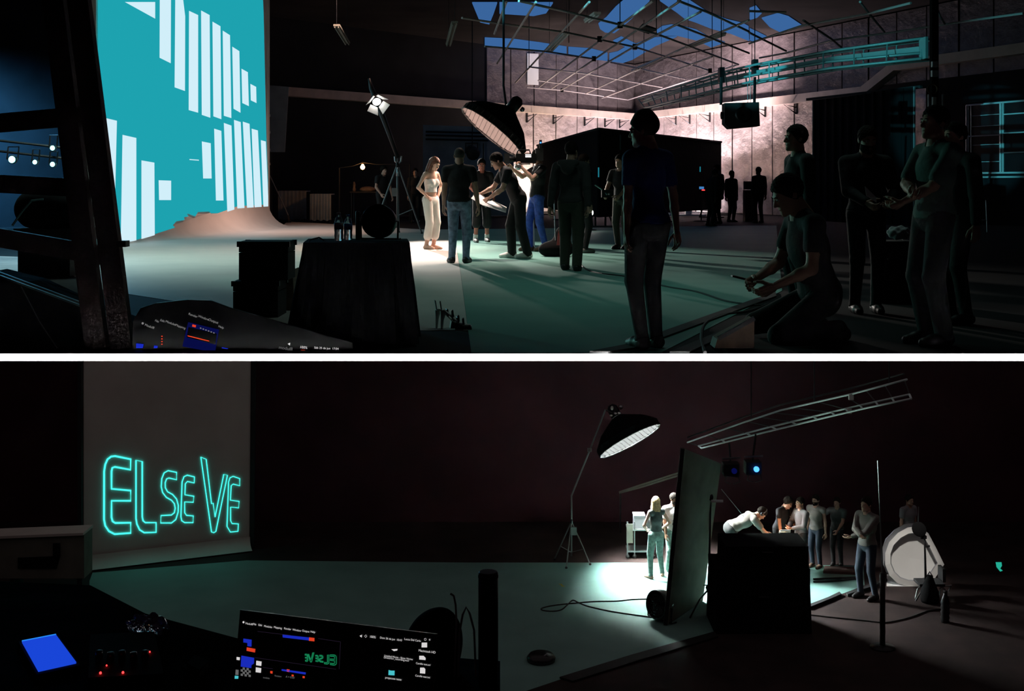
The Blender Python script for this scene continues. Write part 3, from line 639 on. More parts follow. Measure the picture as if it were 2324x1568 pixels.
for px, py in ((1637, 165), (1713, 147)):
    q = MB(); a = P(px, py-6, 31.5); q.box((a.x, a.y, a.z-.12), (.12, .3, .36)); q.build('clamp', 'black_metal', tr)
    q = MB(); q.tube([a, (a.x, a.y, 6.79)], .012, 5); q.build('hanger_wire', 'black_metal', tr)
# loudspeaker hung below the truss
ls = thing('hung_loudspeaker', P(1680, 262, 30), 'black cabinet hung from the truss over the lit right wall', 'loudspeaker')
c = P(1681, 262, 30.4); q = MB(); q.prism([c+Vector((x, y, z)) for x, y, z in ((-.42, -.25, .28), (.38, -.3, .30), (.40, -.3, -.26), (-.30, -.25, -.32), (-.42, -.25, -.2))], (.02, .55, 0)); q.build('cabinet', 'black', ls)
q = MB(); q.lathe([(.17, 0), (.19, .02), (.13, .03), (.04, .0)], c+Vector((0, -.31, 0)), (0, -1, 0)); q.build('cone', 'black_gloss', ls)
q = MB(); q.lathe([(.09, 0), (.09, .05), (.05, .06)], c+Vector((-.42, 0, 0)), (-1, 0, 0)); q.build('side_knob', 'black_metal', ls)
for px in (1637, 1713): a = P(px, 175, 30.5); q = MB(); q.tube([a, (a.x, a.y+.05, c.z+.26)], .035, 6); q.build('hanger_pole', 'black_metal', ls)
for px in (1697, 1703): a = P(px, 190, 30.6); q = MB(); q.tube([a, (a.x, a.y, c.z+.26)], .008, 4); q.build('chain', 'grey_metal', ls)
# mast with lamp housings right of the truss
ms = thing('lamp_mast', P(2120, 415, 21), 'black mast carrying small pale lamp housings, right of the truss end', 'lamp mast')
D = 21
q = MB(); q.box((P(2120, 0, D).x, D, 3.4), (.11, .12, 6.8)); q.build('mast', 'black_cloth', ms)
for x, y, w, hh, m in ((2121, 146, .09, .09, 'frame_paint'), (2121, 167, .10, .10, 'frame_paint'), (2120, 230, .05, .14, 'frame_paint'), (2108, 228, .025, .20, 'grey_metal'), (2140, 228, .02, .20, 'grey_metal')):
    q = MB(); q.box(P(x, y, D-.14), (w, .08, hh)); q.build('lamp_housing', m, ms)
q = MB(); a = P(2116, 202, D-.13); q.tube([a+Vector((.08*math.cos(t), 0, .08*math.sin(t))) for t in np.linspace(0, 6.283, 15)[:-1]], .012, 5, closed=True); q.build('ring', 'wood_box', ms)
# triangular brackets below the ledges
bme = None; cnt_ = {}
for x, y, w in [(1535, 287, 'R'), (1566, 280, 'R'), (1612, 268, 'R'), (1738, 246, 'R'), (1808, 235, 'R'), (1405, 255, 'B'), (1372, 250, 'B'), (1326, 242, 'B'), (1255, 237, 'B'), (1195, 229, 'B')]:
    if w == 'R': c = onR(x, y, .05); n = nr_; u = ur
    else:
        k = (x-1162)/F; a = Vector((*WB[0], 0))+nb*.05; d = Vector((k, 1, 0)); t = a.dot(nb)/d.dot(nb); c = Vector((k*t, t, 0)); n = nb; u = ub
    c.z = 4.0
    if bme is None:
        q = MB(); q.tube([(0, 0, 0), (0, .55, .1), (0, .05, -.22)], .028, 5, closed=True); q.box((0, .02, -.05), (.1, .04, .4)); bme = q.mesh('wall_bracket', 'black_metal')
    o = bpy.data.objects.new('wall_bracket', bme); C.objects.link(o)
    o.matrix_basis = Matrix.Translation(c) @ Matrix((u, n, Vector((0, 0, 1)))).transposed().to_4x4()
    cnt_[w] = cnt_.get(w, 0)+1; nth = ['nearest', 'second', 'third', 'fourth', 'fifth'][cnt_[w]-1]
    tag(o, ('small black triangular bracket under the ledge, '+nth+(' from' if nth != 'nearest' else ' to')+' the far corner on the '+('right wall' if w == 'R' else 'back wall')), 'bracket', 'ledge brackets on the '+('right wall' if w == 'R' else 'back wall'))
# black flats hiding the wall washers
for lab, (xa, Da), (xb, Db) in (('tall black flat left of the V, rising behind the hooded man', (1219, 50), (1356.5, 34.7)), ('tall black flat right of the V, behind the woman in blue', (1358.5, 34.5), (1637, 45.8))):
    a, b = P(xa, 415, Da), P(xb, 415, Db); a.z = b.z = 0; r = thing('black_flat', (a+b)/2, lab, 'flat')
    zt_ = 2.66; lift = .30
    n = (b-a).normalized().cross(Vector((0, 0, 1))); q = MB()
    q.prism([a+Vector((0, 0, lift)), b+Vector((0, 0, lift)), b+Vector((0, 0, zt_)), a+Vector((0, 0, zt_))], n*-.05); q.build('cloth', 'black_cloth', r)
    q = MB(); q.bar(a+Vector((0, 0, zt_+.03)), b+Vector((0, 0, zt_+.03)), .06, .06); q.build('top_rail', 'black', r)
    for t in (.06, .5, .94):
        p = a.lerp(b, t); q = MB(); q.bar(p-n*.08, p-n*.08+Vector((0, 0, zt_)), .05); q.bar(p-n*.6+Vector((0, 0, .02)), p+n*.3+Vector((0, 0, .02)), .05, .04); q.bar(p-n*.58+Vector((0, 0, .03)), p-n*.1+Vector((0, 0, 1.3)), .04); q.build('support_foot', 'black', r)
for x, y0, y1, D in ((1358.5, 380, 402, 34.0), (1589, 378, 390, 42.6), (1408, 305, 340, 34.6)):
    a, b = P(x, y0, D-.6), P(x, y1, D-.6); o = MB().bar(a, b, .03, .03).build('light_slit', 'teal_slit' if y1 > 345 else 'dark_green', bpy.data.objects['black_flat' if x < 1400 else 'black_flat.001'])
# black drape to the right of the lit wall
dr = thing('black_drape', (P(1950, 415, 38).x, 38, 0), 'broad black drape hanging from the ledge on the right, behind the bearded man', 'curtain')
a, b = P(1846, 415, 41), P(2075, 415, 35.5); q = MB(); pts = []; nn = 60
for i in range(nn+1):
    p = a.lerp(b, i/nn); pts.append(Vector((p.x, p.y+.09*math.sin(i*1.3), 0)))
zt_ = 3.9; vs = [p+Vector((0, 0, z)) for z in (.02, zt_) for p in pts]; q.add(vs, [(i, i+1, nn+2+i, nn+1+i) for i in range(nn)], True); vs2 = [v+Vector((0, .03, 0)) for v in vs]; q.add(vs2, [(i+1, i, nn+1+i, nn+2+i) for i in range(nn)], True); q.build('cloth', 'black_cloth', dr)
q = MB(); q.bar((a.x-.2, a.y, zt_), (b.x+.2, b.y, zt_), .08); q.build('rail', 'black', dr)
q = MB(); q.tube([(a.x, a.y, .0), (a.x, a.y, zt_)], .035, 6); q.build('upright', 'grey_metal', dr); q = MB(); q.tube([(b.x, b.y, .0), (b.x, b.y, zt_)], .035, 6); q.build('upright', 'grey_metal', dr)

# ------------------------------------------------------------------ lamps
def octabox(name, c, n, R, label, front, grid_depth, parentless=True, major=None, seg=8):
    """a soft box: black cone, rim, glowing diffuser and an egg-crate grid; n is the way it shines"""
    n = Vector(n).normalized(); c = Vector(c); e1 = (Vector(major)-n*Vector(major).dot(n)).normalized(); e2 = n.cross(e1)
    r = thing(name, c, label, 'softbox'); K = 16
    ring = lambda rad, off: [c+(e1*math.cos(2*math.pi*k/K)+e2*math.sin(2*math.pi*k/K))*rad+n*off for k in range(K)]
    q = MB(); rs = [ring(R*1.01, grid_depth+.02), ring(R*1.01, -.03), ring(R*.72, -.24), ring(R*.30, -.42), ring(.09, -.50)]; vs = [p for g in rs for p in g]
    q.add(vs, [(i*K+k, i*K+(k+1) % K, (i+1)*K+(k+1) % K, (i+1)*K+k) for i in range(4) for k in range(K)]+[tuple(4*K+k for k in range(K))], False); q.build('black_shell', 'black_cloth', r)
    q = MB(); q.prism(ring(R*.985, -.02), n*.006); q.build('diffuser', front, r)
    cell = R*2/16; fr = MB()
    for d, e in ((e1, e2), (e2, e1)):
        for i in range(-8, 9):
            x = i*cell; hl = math.sqrt(max(0, R*R-x*x))
            if hl < .05: continue
            p = c+d*x+n*.0; fr.prism([p-e*hl, p+e*hl, p+e*hl+n*grid_depth, p-e*hl+n*grid_depth], d*.006)
    o = fr.build('egg_crate_grid', 'grid_cloth' if front == 'octa_pink' else 'grid_black', r); o['kind'] = 'stuff'
    q = MB(); q.tube(ring(R*1.01, grid_depth+.02), .014, 6, closed=True); q.build('rim', 'black', r)
    q = MB(); q.lathe([(.12, 0), (.12, .24), (.07, .3)], c-n*.46, -n, 14); q.build('lamp_head', 'black_metal', r)
    q = MB(); q.lathe([(.045, 0), (.05, .05), (.02, .08)], c-n*.62+e1*.14, e1, 10); q.build('knob', 'steel', r)
    return r, c, n, e1, e2
mat('grid_cloth', (.055, .05, .05), .9); mat('grid_black', (.008, .008, .008), .95, spec=.1)
oc = octabox('octagonal_softbox', P(1124, 291, 24.6), (-.62, -.17, -.77), .735, 'black octagonal softbox with egg-crate grid glowing pink, hung above the model', 'octa_pink', .085, major=(.79, 0, -.62))
q = MB(); hp = oc[1]-oc[2]*.6; q.tube([hp, P(1150, 250, 25.2), P(1143, 195, 25.4), (P(1143, 195, 25.4).x, 25.6, 6.79)], .025, 6); q.build('hanging_arm', 'black_metal', oc[0])
q = MB(); q.ball(P(1152, 248, 25.0), .05, 8, 6); q.build('bracket_knob', 'white', oc[0])

def tripod(root, base, h, spread, m='grey_metal', phis=(0.3, 2.4, 4.5), r=.02, brace=.45):
    base = Vector(base)
    q = MB(); q.tube([base+Vector((0, 0, .15)), base+Vector((0, 0, h))], r*1.2, 8); q.build('column', m, root)
    for ph in phis:
        f = base+Vector((spread*math.cos(ph), spread*math.sin(ph), .02)); k = base+Vector((0, 0, h*.86)); q = MB(); q.tube([k, f], r, 6); q.tube([f.lerp(k, .35), base+Vector((0, 0, h*brace*.5))], r*.6, 5); q.build('leg', m, root)
        q = MB(); q.ball(f+Vector((0, 0, .0)), .03, 6, 4); q.build('foot', 'rubber', root)
    q = MB(); q.lathe([(r*2, -.06), (r*2.2, 0), (r*1.6, .05)], base+Vector((0, 0, h*.86)), n=10); q.build('collar', 'black_metal', root)
# boom stand with a small fresnel lamp at the back left
D = 31; bs = thing('boom_stand', (P(902, 415, D).x, D, 0), 'tall boom stand on a steel tripod behind the stage, arm leaning left', 'light stand')
bx = P(902, 415, D); tripod(bs, (bx.x, D, 0), 1.95, .62, 'grey_metal', (-.25, 3.4, 1.6))
q = MB(); q.tube([P(903, 358, D), P(882, 300, D-.1), P(858, 235, D-.2), P(843, 200, D-.3), P(838, 178, D-.3)], [.05, .06, .075, .06, .03], 8); q.build('boom_arm', 'black_metal', bs)
q = MB(); q.tube([P(896, 355, D), P(897, 366, D), P(903, 372, D), P(910, 366, D), P(911, 354, D)], .022, 6); q.build('yoke', 'steel', bs)
q = MB(); q.tube([P(903, 380, D), P(903, 400, D)], .045, 8); q.build('clamp', 'steel', bs)
q = MB(); q.box(P(896, 436, D-.1), (.14, .05, .20)); q.build('weight_tray', 'grey_metal', bs)
fr = thing('fresnel_lamp', P(855, 232, D-.35), 'small bright fresnel lamp with white lit barn doors on the boom arm', 'lamp')
fc = P(855, 231, D-.4); fd = Vector((.25, -.8, -.55)).normalized()
q = MB(); q.lathe([(.10, -.22), (.12, -.1), (.12, .0)], fc, fd, 14); q.build('housing', 'black_metal', fr)
q = MB(); q.lathe([(.10, .0), (.085, .025), (.03, .04)], fc, fd, 14); q.build('lens', 'lamp_white', fr)
for a in (0.2, 1.7, 3.3, 4.8):
    e1 = fd.orthogonal().normalized(); e2 = fd.cross(e1); d = e1*math.cos(a)+e2*math.sin(a); s_ = fd.cross(d)
    p0 = fc+d*.125; q = MB(); q.prism([p0-s_*.10, p0+s_*.10, p0+s_*.15+d*.12+fd*.16, p0-s_*.15+d*.12+fd*.16], d*.006); q.build('barn_door', 'white', fr)
# stage lamps at the far left
for x, y, r, lab in ((28, 362, .085, 'largest cyan stage lamp at the far left edge'), (80, 368, .055, 'small cyan stage lamp right of the largest one'), (120, 336, .06, 'upper small cyan stage lamp beside the dark post'), (120, 373, .06, 'lower small cyan stage lamp beside the dark post')):
    r *= .62; c = P(x, y, 20); l = thing('stage_lamp', c, lab, 'lamp', 'cyan stage lamps at the far left')
    q = MB(); q.lathe([(r*.6, -.25), (r*1.25, -.16), (r*1.3, .0), (r*1.05, .0)], c, (.3, -1, 0), 14); q.build('housing', 'black_metal', l)
    q = MB(); q.ball(c+Vector((0, -.02, 0)), (r, r*.5, r)); q.build('lens', 'lamp_cyan', l)
    q = MB(); q.tube([c+Vector((-r*1.6, 0, 0)), c+Vector((-r*1.6, .05, .2)), c+Vector((r*1.6, .05, .2)), c+Vector((r*1.6, 0, 0))], .012, 5); q.build('yoke', 'black_metal', l)
rl = thing('lamp_rail', P(80, 350, 20.3), 'black wire rail carrying the cyan stage lamps', 'rail')
for y in (322, 346): q = MB(); q.tube([P(-10, y-4, 20.2), P(150, y+14, 20.2)], .02, 5); q.build('rail', 'black_metal', rl)
for x in (-8, 150): q = MB(); q.tube([(P(x, 0, 20.3).x, 20.3, 0), (P(x, 0, 20.3).x, 20.3, 1.9)], .03, 6); q.build('post', 'black_metal', rl)
# bulb on a wire over the catering table
bl = thing('bare_bulb', P(823, 379, 39), 'bare glowing orange bulb on a wire over the dark tables', 'bulb')
c = P(823, 379, 39); q = MB(); q.lathe([(.02, .1), (.04, .06), (.075, -.0), (.05, -.06), (.01, -.08)], c, n=12); q.build('glass', 'lamp_orange', bl)
q = MB(); q.lathe([(.03, .09), (.03, .16)], c, n=8); q.build('socket', 'black', bl)
q = MB(); q.tube([P(770, 381, 39), P(800, 377, 39), c+Vector((0, 0, .14)), P(855, 373, 39), P(930, 372, 39)], .012, 5); q.build('wire', 'black', bl)
for x, y in ((770, 381), (930, 372)): q = MB(); t_ = P(x, y, 39); q.tube([(t_.x, 39, 0), t_], .02, 5); q.build('pole', 'black', bl)

# ------------------------------------------------------------------ back of the stage
# blue-grey backing board with pipes
bb = thing('backing_board', (P(1062, 415, 47).x, 47, 0), 'large dull blue-grey board standing behind the model and crew', 'board')
a, b = P(960, 415, 47), P(1166, 415, 47); q = MB(); q.prism([(a.x, 47, .02), (b.x, 47, .02), (b.x, 47, 3.25), (a.x, 47, 3.36)], (0, .08, 0)); q.build('sheet', 'board_blue', bb)
for y in (299, 307, 316): q = MB(); q.tube([P(966, y, 46.8), P(1108, y+3, 46.8)], .035, 6); q.build('pipe', 'black_metal', bb)
q = MB(); q.tube([P(1057, 348, 46.8), P(1057, 325, 46.8), P(1084, 325, 46.8), P(1084, 348, 46.8)], .03, 6); q.build('pipe_loop', 'black_metal', bb)
q = MB(); q.tube([P(1097, 325, 46.8), (P(1097, 0, 46.8).x, 46.8, 0.05)], .02, 6); q.build('pipe', 'black_metal', bb)
sl_ = thing('hung_lamp', P(1072, 345, 44), 'dark lamp head hanging before the blue-grey board', 'lamp')
q = MB(); q.lathe([(.10, -.3), (.22, -.15), (.24, .2), (.16, .32)], P(1072, 345, 44), (.2, -1, -.3), 16); q.build('housing', 'black', sl_)
q = MB(); t_ = P(1072, 332, 44); q.tube([t_, (t_.x, 44, 6.79)], .02, 5); q.build('pole', 'black', sl_)
gp = thing('grey_flat', (P(632, 415, 39).x, 39, 0), 'tall dim grey flat standing right of the screen wall', 'flat')
a, b = P(606, 415, 39), P(655, 415, 39); q = MB(); q.prism([(a.x, 39, 2.17), (b.x-.12, 39, 2.17), (b.x, 39, EYE+218/F*39), (a.x, 39, EYE+222/F*39)], (0, .06, 0)); q.build('sheet', 'board_blue', gp)
q = MB(); q.bar((a.x+.1, 39.1, .0), (a.x+.1, 39.1, 4), .06); q.build('strut', 'black', gp)
# struts at the end of the screen wall
ss = thing('wall_brace', P(640, 500, 37.5), 'thin steel brace leaning from the screen edge to a clamp on the floor', 'brace')
q = MB(); q.tube([P(612, 398, 37.0), P(654, 488, 38.5)], .018, 6); q.build('brace_tube', 'steel', ss); q = MB(); fp = FU(655, 505); q.tube([P(654, 488, 38.5), (fp.x, fp.y, .03)], .03, 6); q.build('foot', 'black_metal', ss)
q = MB(); q.lathe([(.08, 0), (.1, .04), (.06, .1)], (fp.x, fp.y, 0.004)); q.build('base', 'rubber', ss)
sp = thing('steel_pole', (P(611, 415, 36.6).x, 36.8, 0), 'upright steel pole along the right edge of the screen', 'pole')
q = MB(); q.tube([(P(611.5, 0, 36.8).x, 36.8, .02), (P(611.5, 0, 36.8).x, 36.8, EYE+160/F*36.8)], .02, 6); q.build('tube', 'black_metal', sp)
for y in (262, 300, 340, 372): q = MB(); q.box(P(612, y, 36.75), (.04, .05, .07)); q.build('clamp', 'steel', sp)
# catering tables
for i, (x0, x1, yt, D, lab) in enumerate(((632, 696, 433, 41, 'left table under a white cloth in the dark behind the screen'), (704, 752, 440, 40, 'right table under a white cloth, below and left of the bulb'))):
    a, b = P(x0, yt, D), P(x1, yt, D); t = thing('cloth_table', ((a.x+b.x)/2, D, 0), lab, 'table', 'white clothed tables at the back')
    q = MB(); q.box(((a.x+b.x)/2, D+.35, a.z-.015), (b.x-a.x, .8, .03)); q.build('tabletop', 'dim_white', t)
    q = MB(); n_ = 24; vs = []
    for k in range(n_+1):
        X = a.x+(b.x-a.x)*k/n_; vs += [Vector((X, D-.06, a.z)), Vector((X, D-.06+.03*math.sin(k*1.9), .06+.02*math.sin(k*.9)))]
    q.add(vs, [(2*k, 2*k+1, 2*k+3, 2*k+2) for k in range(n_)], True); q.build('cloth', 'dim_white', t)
    for lx in (a.x+.06, b.x-.06):
        for ly in (D+.02, D+.68): q = MB(); q.tube([(lx, ly, 0), (lx, ly, a.z)], .02, 6); q.build('leg', 'black_metal', t)
tb = thing('serving_table', (P(815, 415, 40).x, 40, 0), 'small dark table with food below the orange bulb', 'table')
a, b = P(795, 436, 40), P(862, 436, 40); q = MB(); q.box(((a.x+b.x)/2, 40.2, a.z), (b.x-a.x, .7, .04)); q.build('tabletop', 'black', tb)
for lx in (a.x+.05, b.x-.05):
    for ly in (39.9, 40.5): q = MB(); q.tube([(lx, ly, 0), (lx, ly, a.z)], .02, 6); q.build('leg', 'black_metal', tb)
bk = MB(); c = P(833, 433, 40); bk.ball((c.x, 40.2, a.z+.08), (.26, .2, .10), 14, 8); o = bk.build('bread_pile', 'wood_box'); tag(o, 'heap of bread on the dark table below the orange bulb', 'food', kind='stuff')
c = P(803, 428, 40); v = thing('wooden_pepper_mill', (c.x, 40.1, a.z+.02), 'small upright wooden bottle-shaped mill on the dark food table', 'mill'); q = MB(); q.lathe([(.05, .02), (.06, .08), (.035, .16), (.045, .22), (.03, .30), (.01, .33)], (c.x, 40.1, a.z), n=12); q.build('mill_body', 'wood_box', v)
# equipment table with small lights below the right flat
et = thing('equipment_table', (P(1528, 415, 46).x, 46.5, 0), 'low table of equipment with small lights, seen under the right flat', 'table')
q = MB(); a, b = P(1475, 486, 46.5), P(1600, 486, 46.5); q.box(((a.x+b.x)/2, 46.5, .06), (b.x-a.x, .6, .05)); q.build('tabletop', 'white', et)
for x, y, w, h_, m in ((1523, 479, .30, .20, 'white'), (1534, 468, .14, .06, 'led_white'), (1562, 480, .22, .14, 'white'), (1512, 481, .10, .12, 'led_white')):
    c = P(x, y, 46.4); q = MB(); q.box((c.x, c.y, .09+h_/2), (w, .25, h_)); o = q.build('equipment_box', m); tag(o, {1523: 'pale equipment box on the low table, leftmost of two', 1534: 'flat glowing strip on the low table below the flats', 1562: 'pale equipment box on the low table, rightmost of two', 1512: 'small glowing box at the left end of the low table'}[x], 'box')
    if x == 1534: o.location.z = .2
mt = thing('video_monitor', P(1592, 427, 41), 'small bright monitor with a red spot on a stand beside the right flat', 'monitor')
c = P(1592, 427, 41); q = MB(); q.box(c, (.20, .04, .13)); q.build('bezel', 'black', mt); q = MB(); q.box(c+Vector((0, -.025, .01)), (.15, .01, .08)); q.build('screen', 'phone_blue', mt); q = MB(); q.box(c+Vector((.06, -.03, -.06)), (.10, .01, .03)); q.build('red_bar', 'led_red', mt)
q = MB(); q.tube([c-Vector((0, -.05, .05)), (c.x, c.y+.05, 0.02)], .02, 6); q.build('pole', 'black_metal', mt); q = MB(); q.lathe([(.25, 0), (.25, .02), (.05, .04)], (c.x, c.y+.05, 0)); q.build('base', 'black_metal', mt)
fx = thing('floor_lamp', FU(1337, 523), 'small dazzling lamp low behind the hooded man', 'lamp')
c = P(1337, 483, 33); q = MB(); q.lathe([(.07, -.15), (.12, -.05), (.12, .0)], c, (-.2, -1, .2), 14); q.build('housing', 'black_metal', fx); q = MB(); q.ball(c+Vector((0, -.02, 0)), (.11, .05, .10)); q.build('lens', 'lamp_white', fx)
q = MB(); q.tube([c+Vector((0, .1, -.1)), (c.x, c.y+.1, 0.0)], .03, 6); q.lathe([(.2, 0), (.2, .02), (.03, .05)], (c.x, c.y+.1, 0)); q.build('stand', 'black_metal', fx)

# ------------------------------------------------------------------ far left: scaffold, covered gear
sc = thing('leaning_scaffold', (P(215, 415, 9.5).x, 9.5, 0), 'tall dark red wooden scaffold frame leaning at the left, before the screen', 'scaffold')
D = 9.5
def plank(a, b, w, t=.09, m='dark_wood', name='post', dd=0):
    A, B = P(*a, D+dd), P(*b, D+dd); A.z = max(A.z, 0.0); q = MB(); q.bar(A, B, t, w) if abs(A.z-B.z) < 1 else q.bar(A, B, w, t); return q.build(name, m, sc)
plank((121, -20), (221, 790), .155); plank((177, -20), (279, 790), .155)
plank((-20, 281), (222, 260), .14, .06, name='cross_beam', dd=.09); plank((-20, 416), (247, 430), .135, .06, name='cross_beam', dd=.09); plank((-20, 536), (265, 585), .14, .06, name='cross_beam', dd=.09)
for dy in (0, 7): plank((-20, 612+dy), (262, 716+dy), .014, .03, 'teal_tint', 'rail', .14)
q = MB(); q.box(P(279, 553, D-.02), (.07, .1, .045)); q.build('bracket', 'black_metal', sc)
q = MB(); q.tube([P(48, 650, D-.2), P(90, 730, D-.2), P(130, 790, D-.2)], .004, 5); q.build('cord', 'grey_metal', sc)
lb = thing('draped_case', (P(80, 415, 9.9).x, 9.9, 0), 'black draped case in the lower left corner behind the scaffold', 'case')
q = MB(); q.prism([P(x, y, 9.9) for x, y in ((-30, 618), (60, 640), (190, 700), (290, 735), (290, 772), (-30, 772))], (0, .4, 0)); q.build('cover', 'black_cloth', lb)
cg = thing('covered_gear', (P(130, 415, 17).x, 17, 0), 'dark covered heap of gear behind the scaffold', 'gear')
c = P(130, 500, 17); q = MB()
def hump(p):
    d = d_ell(p, V3(0, 0, .15), V3(.62, .4, .36)); d = smin(d, d_ell(p, V3(-.25, -.05, .2), V3(.42, .35, .34)), .15); return np.maximum(d, -.12-p[..., 2])
hv, hf = nets(hump, V3(-.9, -.6, -.3), V3(.9, .6, .8), .05); o = bpy.data.objects.new('cover', np_mesh('cover', hv*.80+V3(c.x, 17, c.z), hf, 'black_cloth')); C.objects.link(o); o.parent = cg; o.matrix_parent_inverse = cg.matrix_basis.inverted()
q = MB(); q.box((P(115, 0, 17).x, 17, .24), (.68, .5, .48)); q.build('case', 'black', cg); q = MB(); q.box((P(130, 0, 17).x, 17, .48+max(.06, c.z-.10-.48)/2), (.95, .56, max(.06, c.z-.10-.48))); q.build('table_board', 'black', cg)
q = MB(); q.tube([P(98, 452, 16.6), P(72, 455, 16.6), P(50, 480, 16.6), P(28, 512, 16.6)], .015, 6); q.build('steel_strut', 'teal_tint', cg)
bp_ = thing('pale_panel', FU(40, 630), 'pale panel lit blue on the floor at the far left edge', 'panel')
q = MB(); q.prism([FU(-20, 583), FU(56, 586), FU(62, 628), FU(-20, 622)], (0, 0, .02)); q.build('sheet', 'dim_white', bp_)
q = MB(); q.prism([FU(34, 634), FU(48, 631), FU(60, 641), FU(42, 640)], (0, 0, .08)); q.build('box', 'white', bp_)
ls2 = thing('thin_light_stand', FU(190, 530), 'thin steel light stand seen between the scaffold posts', 'light stand')
t_ = FU(190, 530); q = MB(); q.tube([(t_.x, t_.y, .0), (t_.x, t_.y, EYE+125/F*t_.y)], .016, 6); q.build('column', 'steel', ls2)
q = MB(); q.tube([(t_.x, t_.y, .5), (t_.x-.3, t_.y, .01)], .012, 5); q.build('leg', 'steel', ls2); q = MB(); q.tube([(t_.x, t_.y, .5), (t_.x+.25, t_.y+.2, .01)], .012, 5); q.build('leg', 'steel', ls2)

# ------------------------------------------------------------------ black cases, draped table and what stands on it
def case(name, x0, x1, y0, y1, D, dep, label, m='black', lid=True, group=None):
    a, b = P(x0, y1, D), P(x1, y0, D); z0 = max(0, a.z); r = thing(name, ((a.x+b.x)/2, D+dep/2, z0), label, 'case', group)
    h_ = b.z-z0; w = b.x-a.x; c = Vector(((a.x+b.x)/2, D+dep/2, z0+h_/2))
    q = MB(); q.box(c-Vector((0, 0, h_*.14)), (w*.97, dep*.97, h_*.70)); q.build('case_body', m, r)
    q = MB(); q.box(c+Vector((0, 0, h_*.36)), (w*.97, dep*.97, h_*.27)); q.build('case_lid', m, r)
    for i in (-1, 1):
        for j in (-1, 1):
            q = MB(); q.box(c+Vector((i*w*.475, j*dep*.475, h_*.43)), (w*.09, dep*.09, h_*.14)); q.build('corner_guard', 'black_metal', r)
    q = MB(); q.tube([c+Vector((-.06, -dep/2, 0)), c+Vector((-.05, -dep/2-.03, 0)), c+Vector((.05, -dep/2-.03, 0)), c+Vector((.06, -dep/2, 0))], .01, 6); q.build('handle', 'black_metal', r)
    for i in (-.25, .25): q = MB(); q.box(c+Vector((i*w, -dep/2, h_*.22)), (.05, .02, .06)); q.build('latch', 'black_metal', r)
    return r
case('flight_case', 527, 632, 638, 722, 11.65, .45, 'lower black flight case, left of the draped table'); case('flight_case', 540, 655, 548, 636.5, 11.75, .40, 'upper black flight case stacked on the lower one')
cb = thing('cardboard_box', FU(645, 700), 'grey cardboard box squeezed between the cases and the draped table', 'box')
q = MB(); q.prism([P(628, 628, 12.3), P(664, 612, 12.3), P(668, 705, 12.3), P(626, 705, 12.3)], (0, .35, 0)); q.build('carton', 'wood_box', cb); q = MB(); q.box(P(643, 640, 12.28), (.10, .01, .04)); q.build('hand_hole', 'black', cb)
dt = thing('draped_table', (P(800, 415, 10).x, 10.1, 0), 'table draped in black cloth carrying bottles and a round fan', 'table')
top_z = .775; tq = [P(688, 415, 9.75), P(930, 415, 9.75), P(924, 415, 10.45), P(700, 415, 10.45)]; bq = [P(652, 415, 9.62), P(947, 415, 9.62), P(940, 415, 10.55), P(664, 415, 10.55)]
def edgept(qd, t):
    t = t % 4; i = int(t); return qd[i].lerp(qd[(i+1) % 4], t-i)
n_ = 96; vs = []
for k in range(n_):
    t = 4*k/n_; a, b = edgept(tq, t), edgept(bq, t); w = .018*math.sin(k*1.1)+.012*math.sin(k*2.3); cdir = (b-a); cdir.z = 0; cdir = cdir.normalized() if cdir.length > 1e-6 else Vector((0, 0, 0))
    vs += [Vector((a.x, a.y, top_z)), Vector((a.x, a.y, top_z))+(b-a)*.45+cdir*w-Vector((0, 0, .36)), Vector((b.x, b.y, .02))+cdir*w*1.6]
q = MB(); q.add(vs, [(3*k+j, 3*k+j+1, 3*((k+1) % n_)+j+1, 3*((k+1) % n_)+j) for k in range(n_) for j in (0, 1)]+[tuple(3*k for k in range(n_-1, -1, -1))], False); q.build('drape', 'black_cloth', dt)
q = MB(); q.prism([Vector((p.x, p.y, top_z-.03)) for p in tq], (0, 0, .025)); q.build('tabletop', 'black', dt)
for p in tq: c_ = Vector((P(808, 0, 10.1).x, 10.1, 0)); pp2 = p.lerp(c_, .12); q = MB(); q.tube([(pp2.x, pp2.y, 0), (pp2.x, pp2.y, top_z-.03)], .02, 6); q.build('leg', 'black_metal', dt)
def bottle(x, D, z, h_, r, label, m='plastic_clear', blue=False):
    c = Vector((P(x, 0, D).x, D, z)); b = thing('water_bottle', c, label, 'bottle')
    q = MB(); q.lathe([(r*.9, 0), (r, .01), (r*.94, .03*h_/.22), (r, h_*.2), (r*.94, h_*.3), (r, h_*.4), (r*.96, h_*.5), (r, h_*.62), (r*.75, h_*.78), (r*.36, h_*.9), (r*.36, h_*.94)], c, n=18); q.build('bottle_body', m, b)
    q = MB(); q.lathe([(r*.43, h_*.93), (r*.43, h_), (r*.3, h_*1.005)], c, n=12); q.build('cap', 'bottle_blue' if blue else 'white', b)
    q = MB(); q.lathe([(r*1.02, h_*.42), (r*1.02, h_*.64)], c, n=18); q.build('label_band', 'bottle_blue' if blue else 'label_white', b); return b
bottle(769, 9.95, top_z, .225, .036, 'clear water bottle on the draped table, left of the pair'); bottle(790, 10.1, top_z, .205, .034, 'water bottle with blue band on the draped table, right of the pair', blue=True)
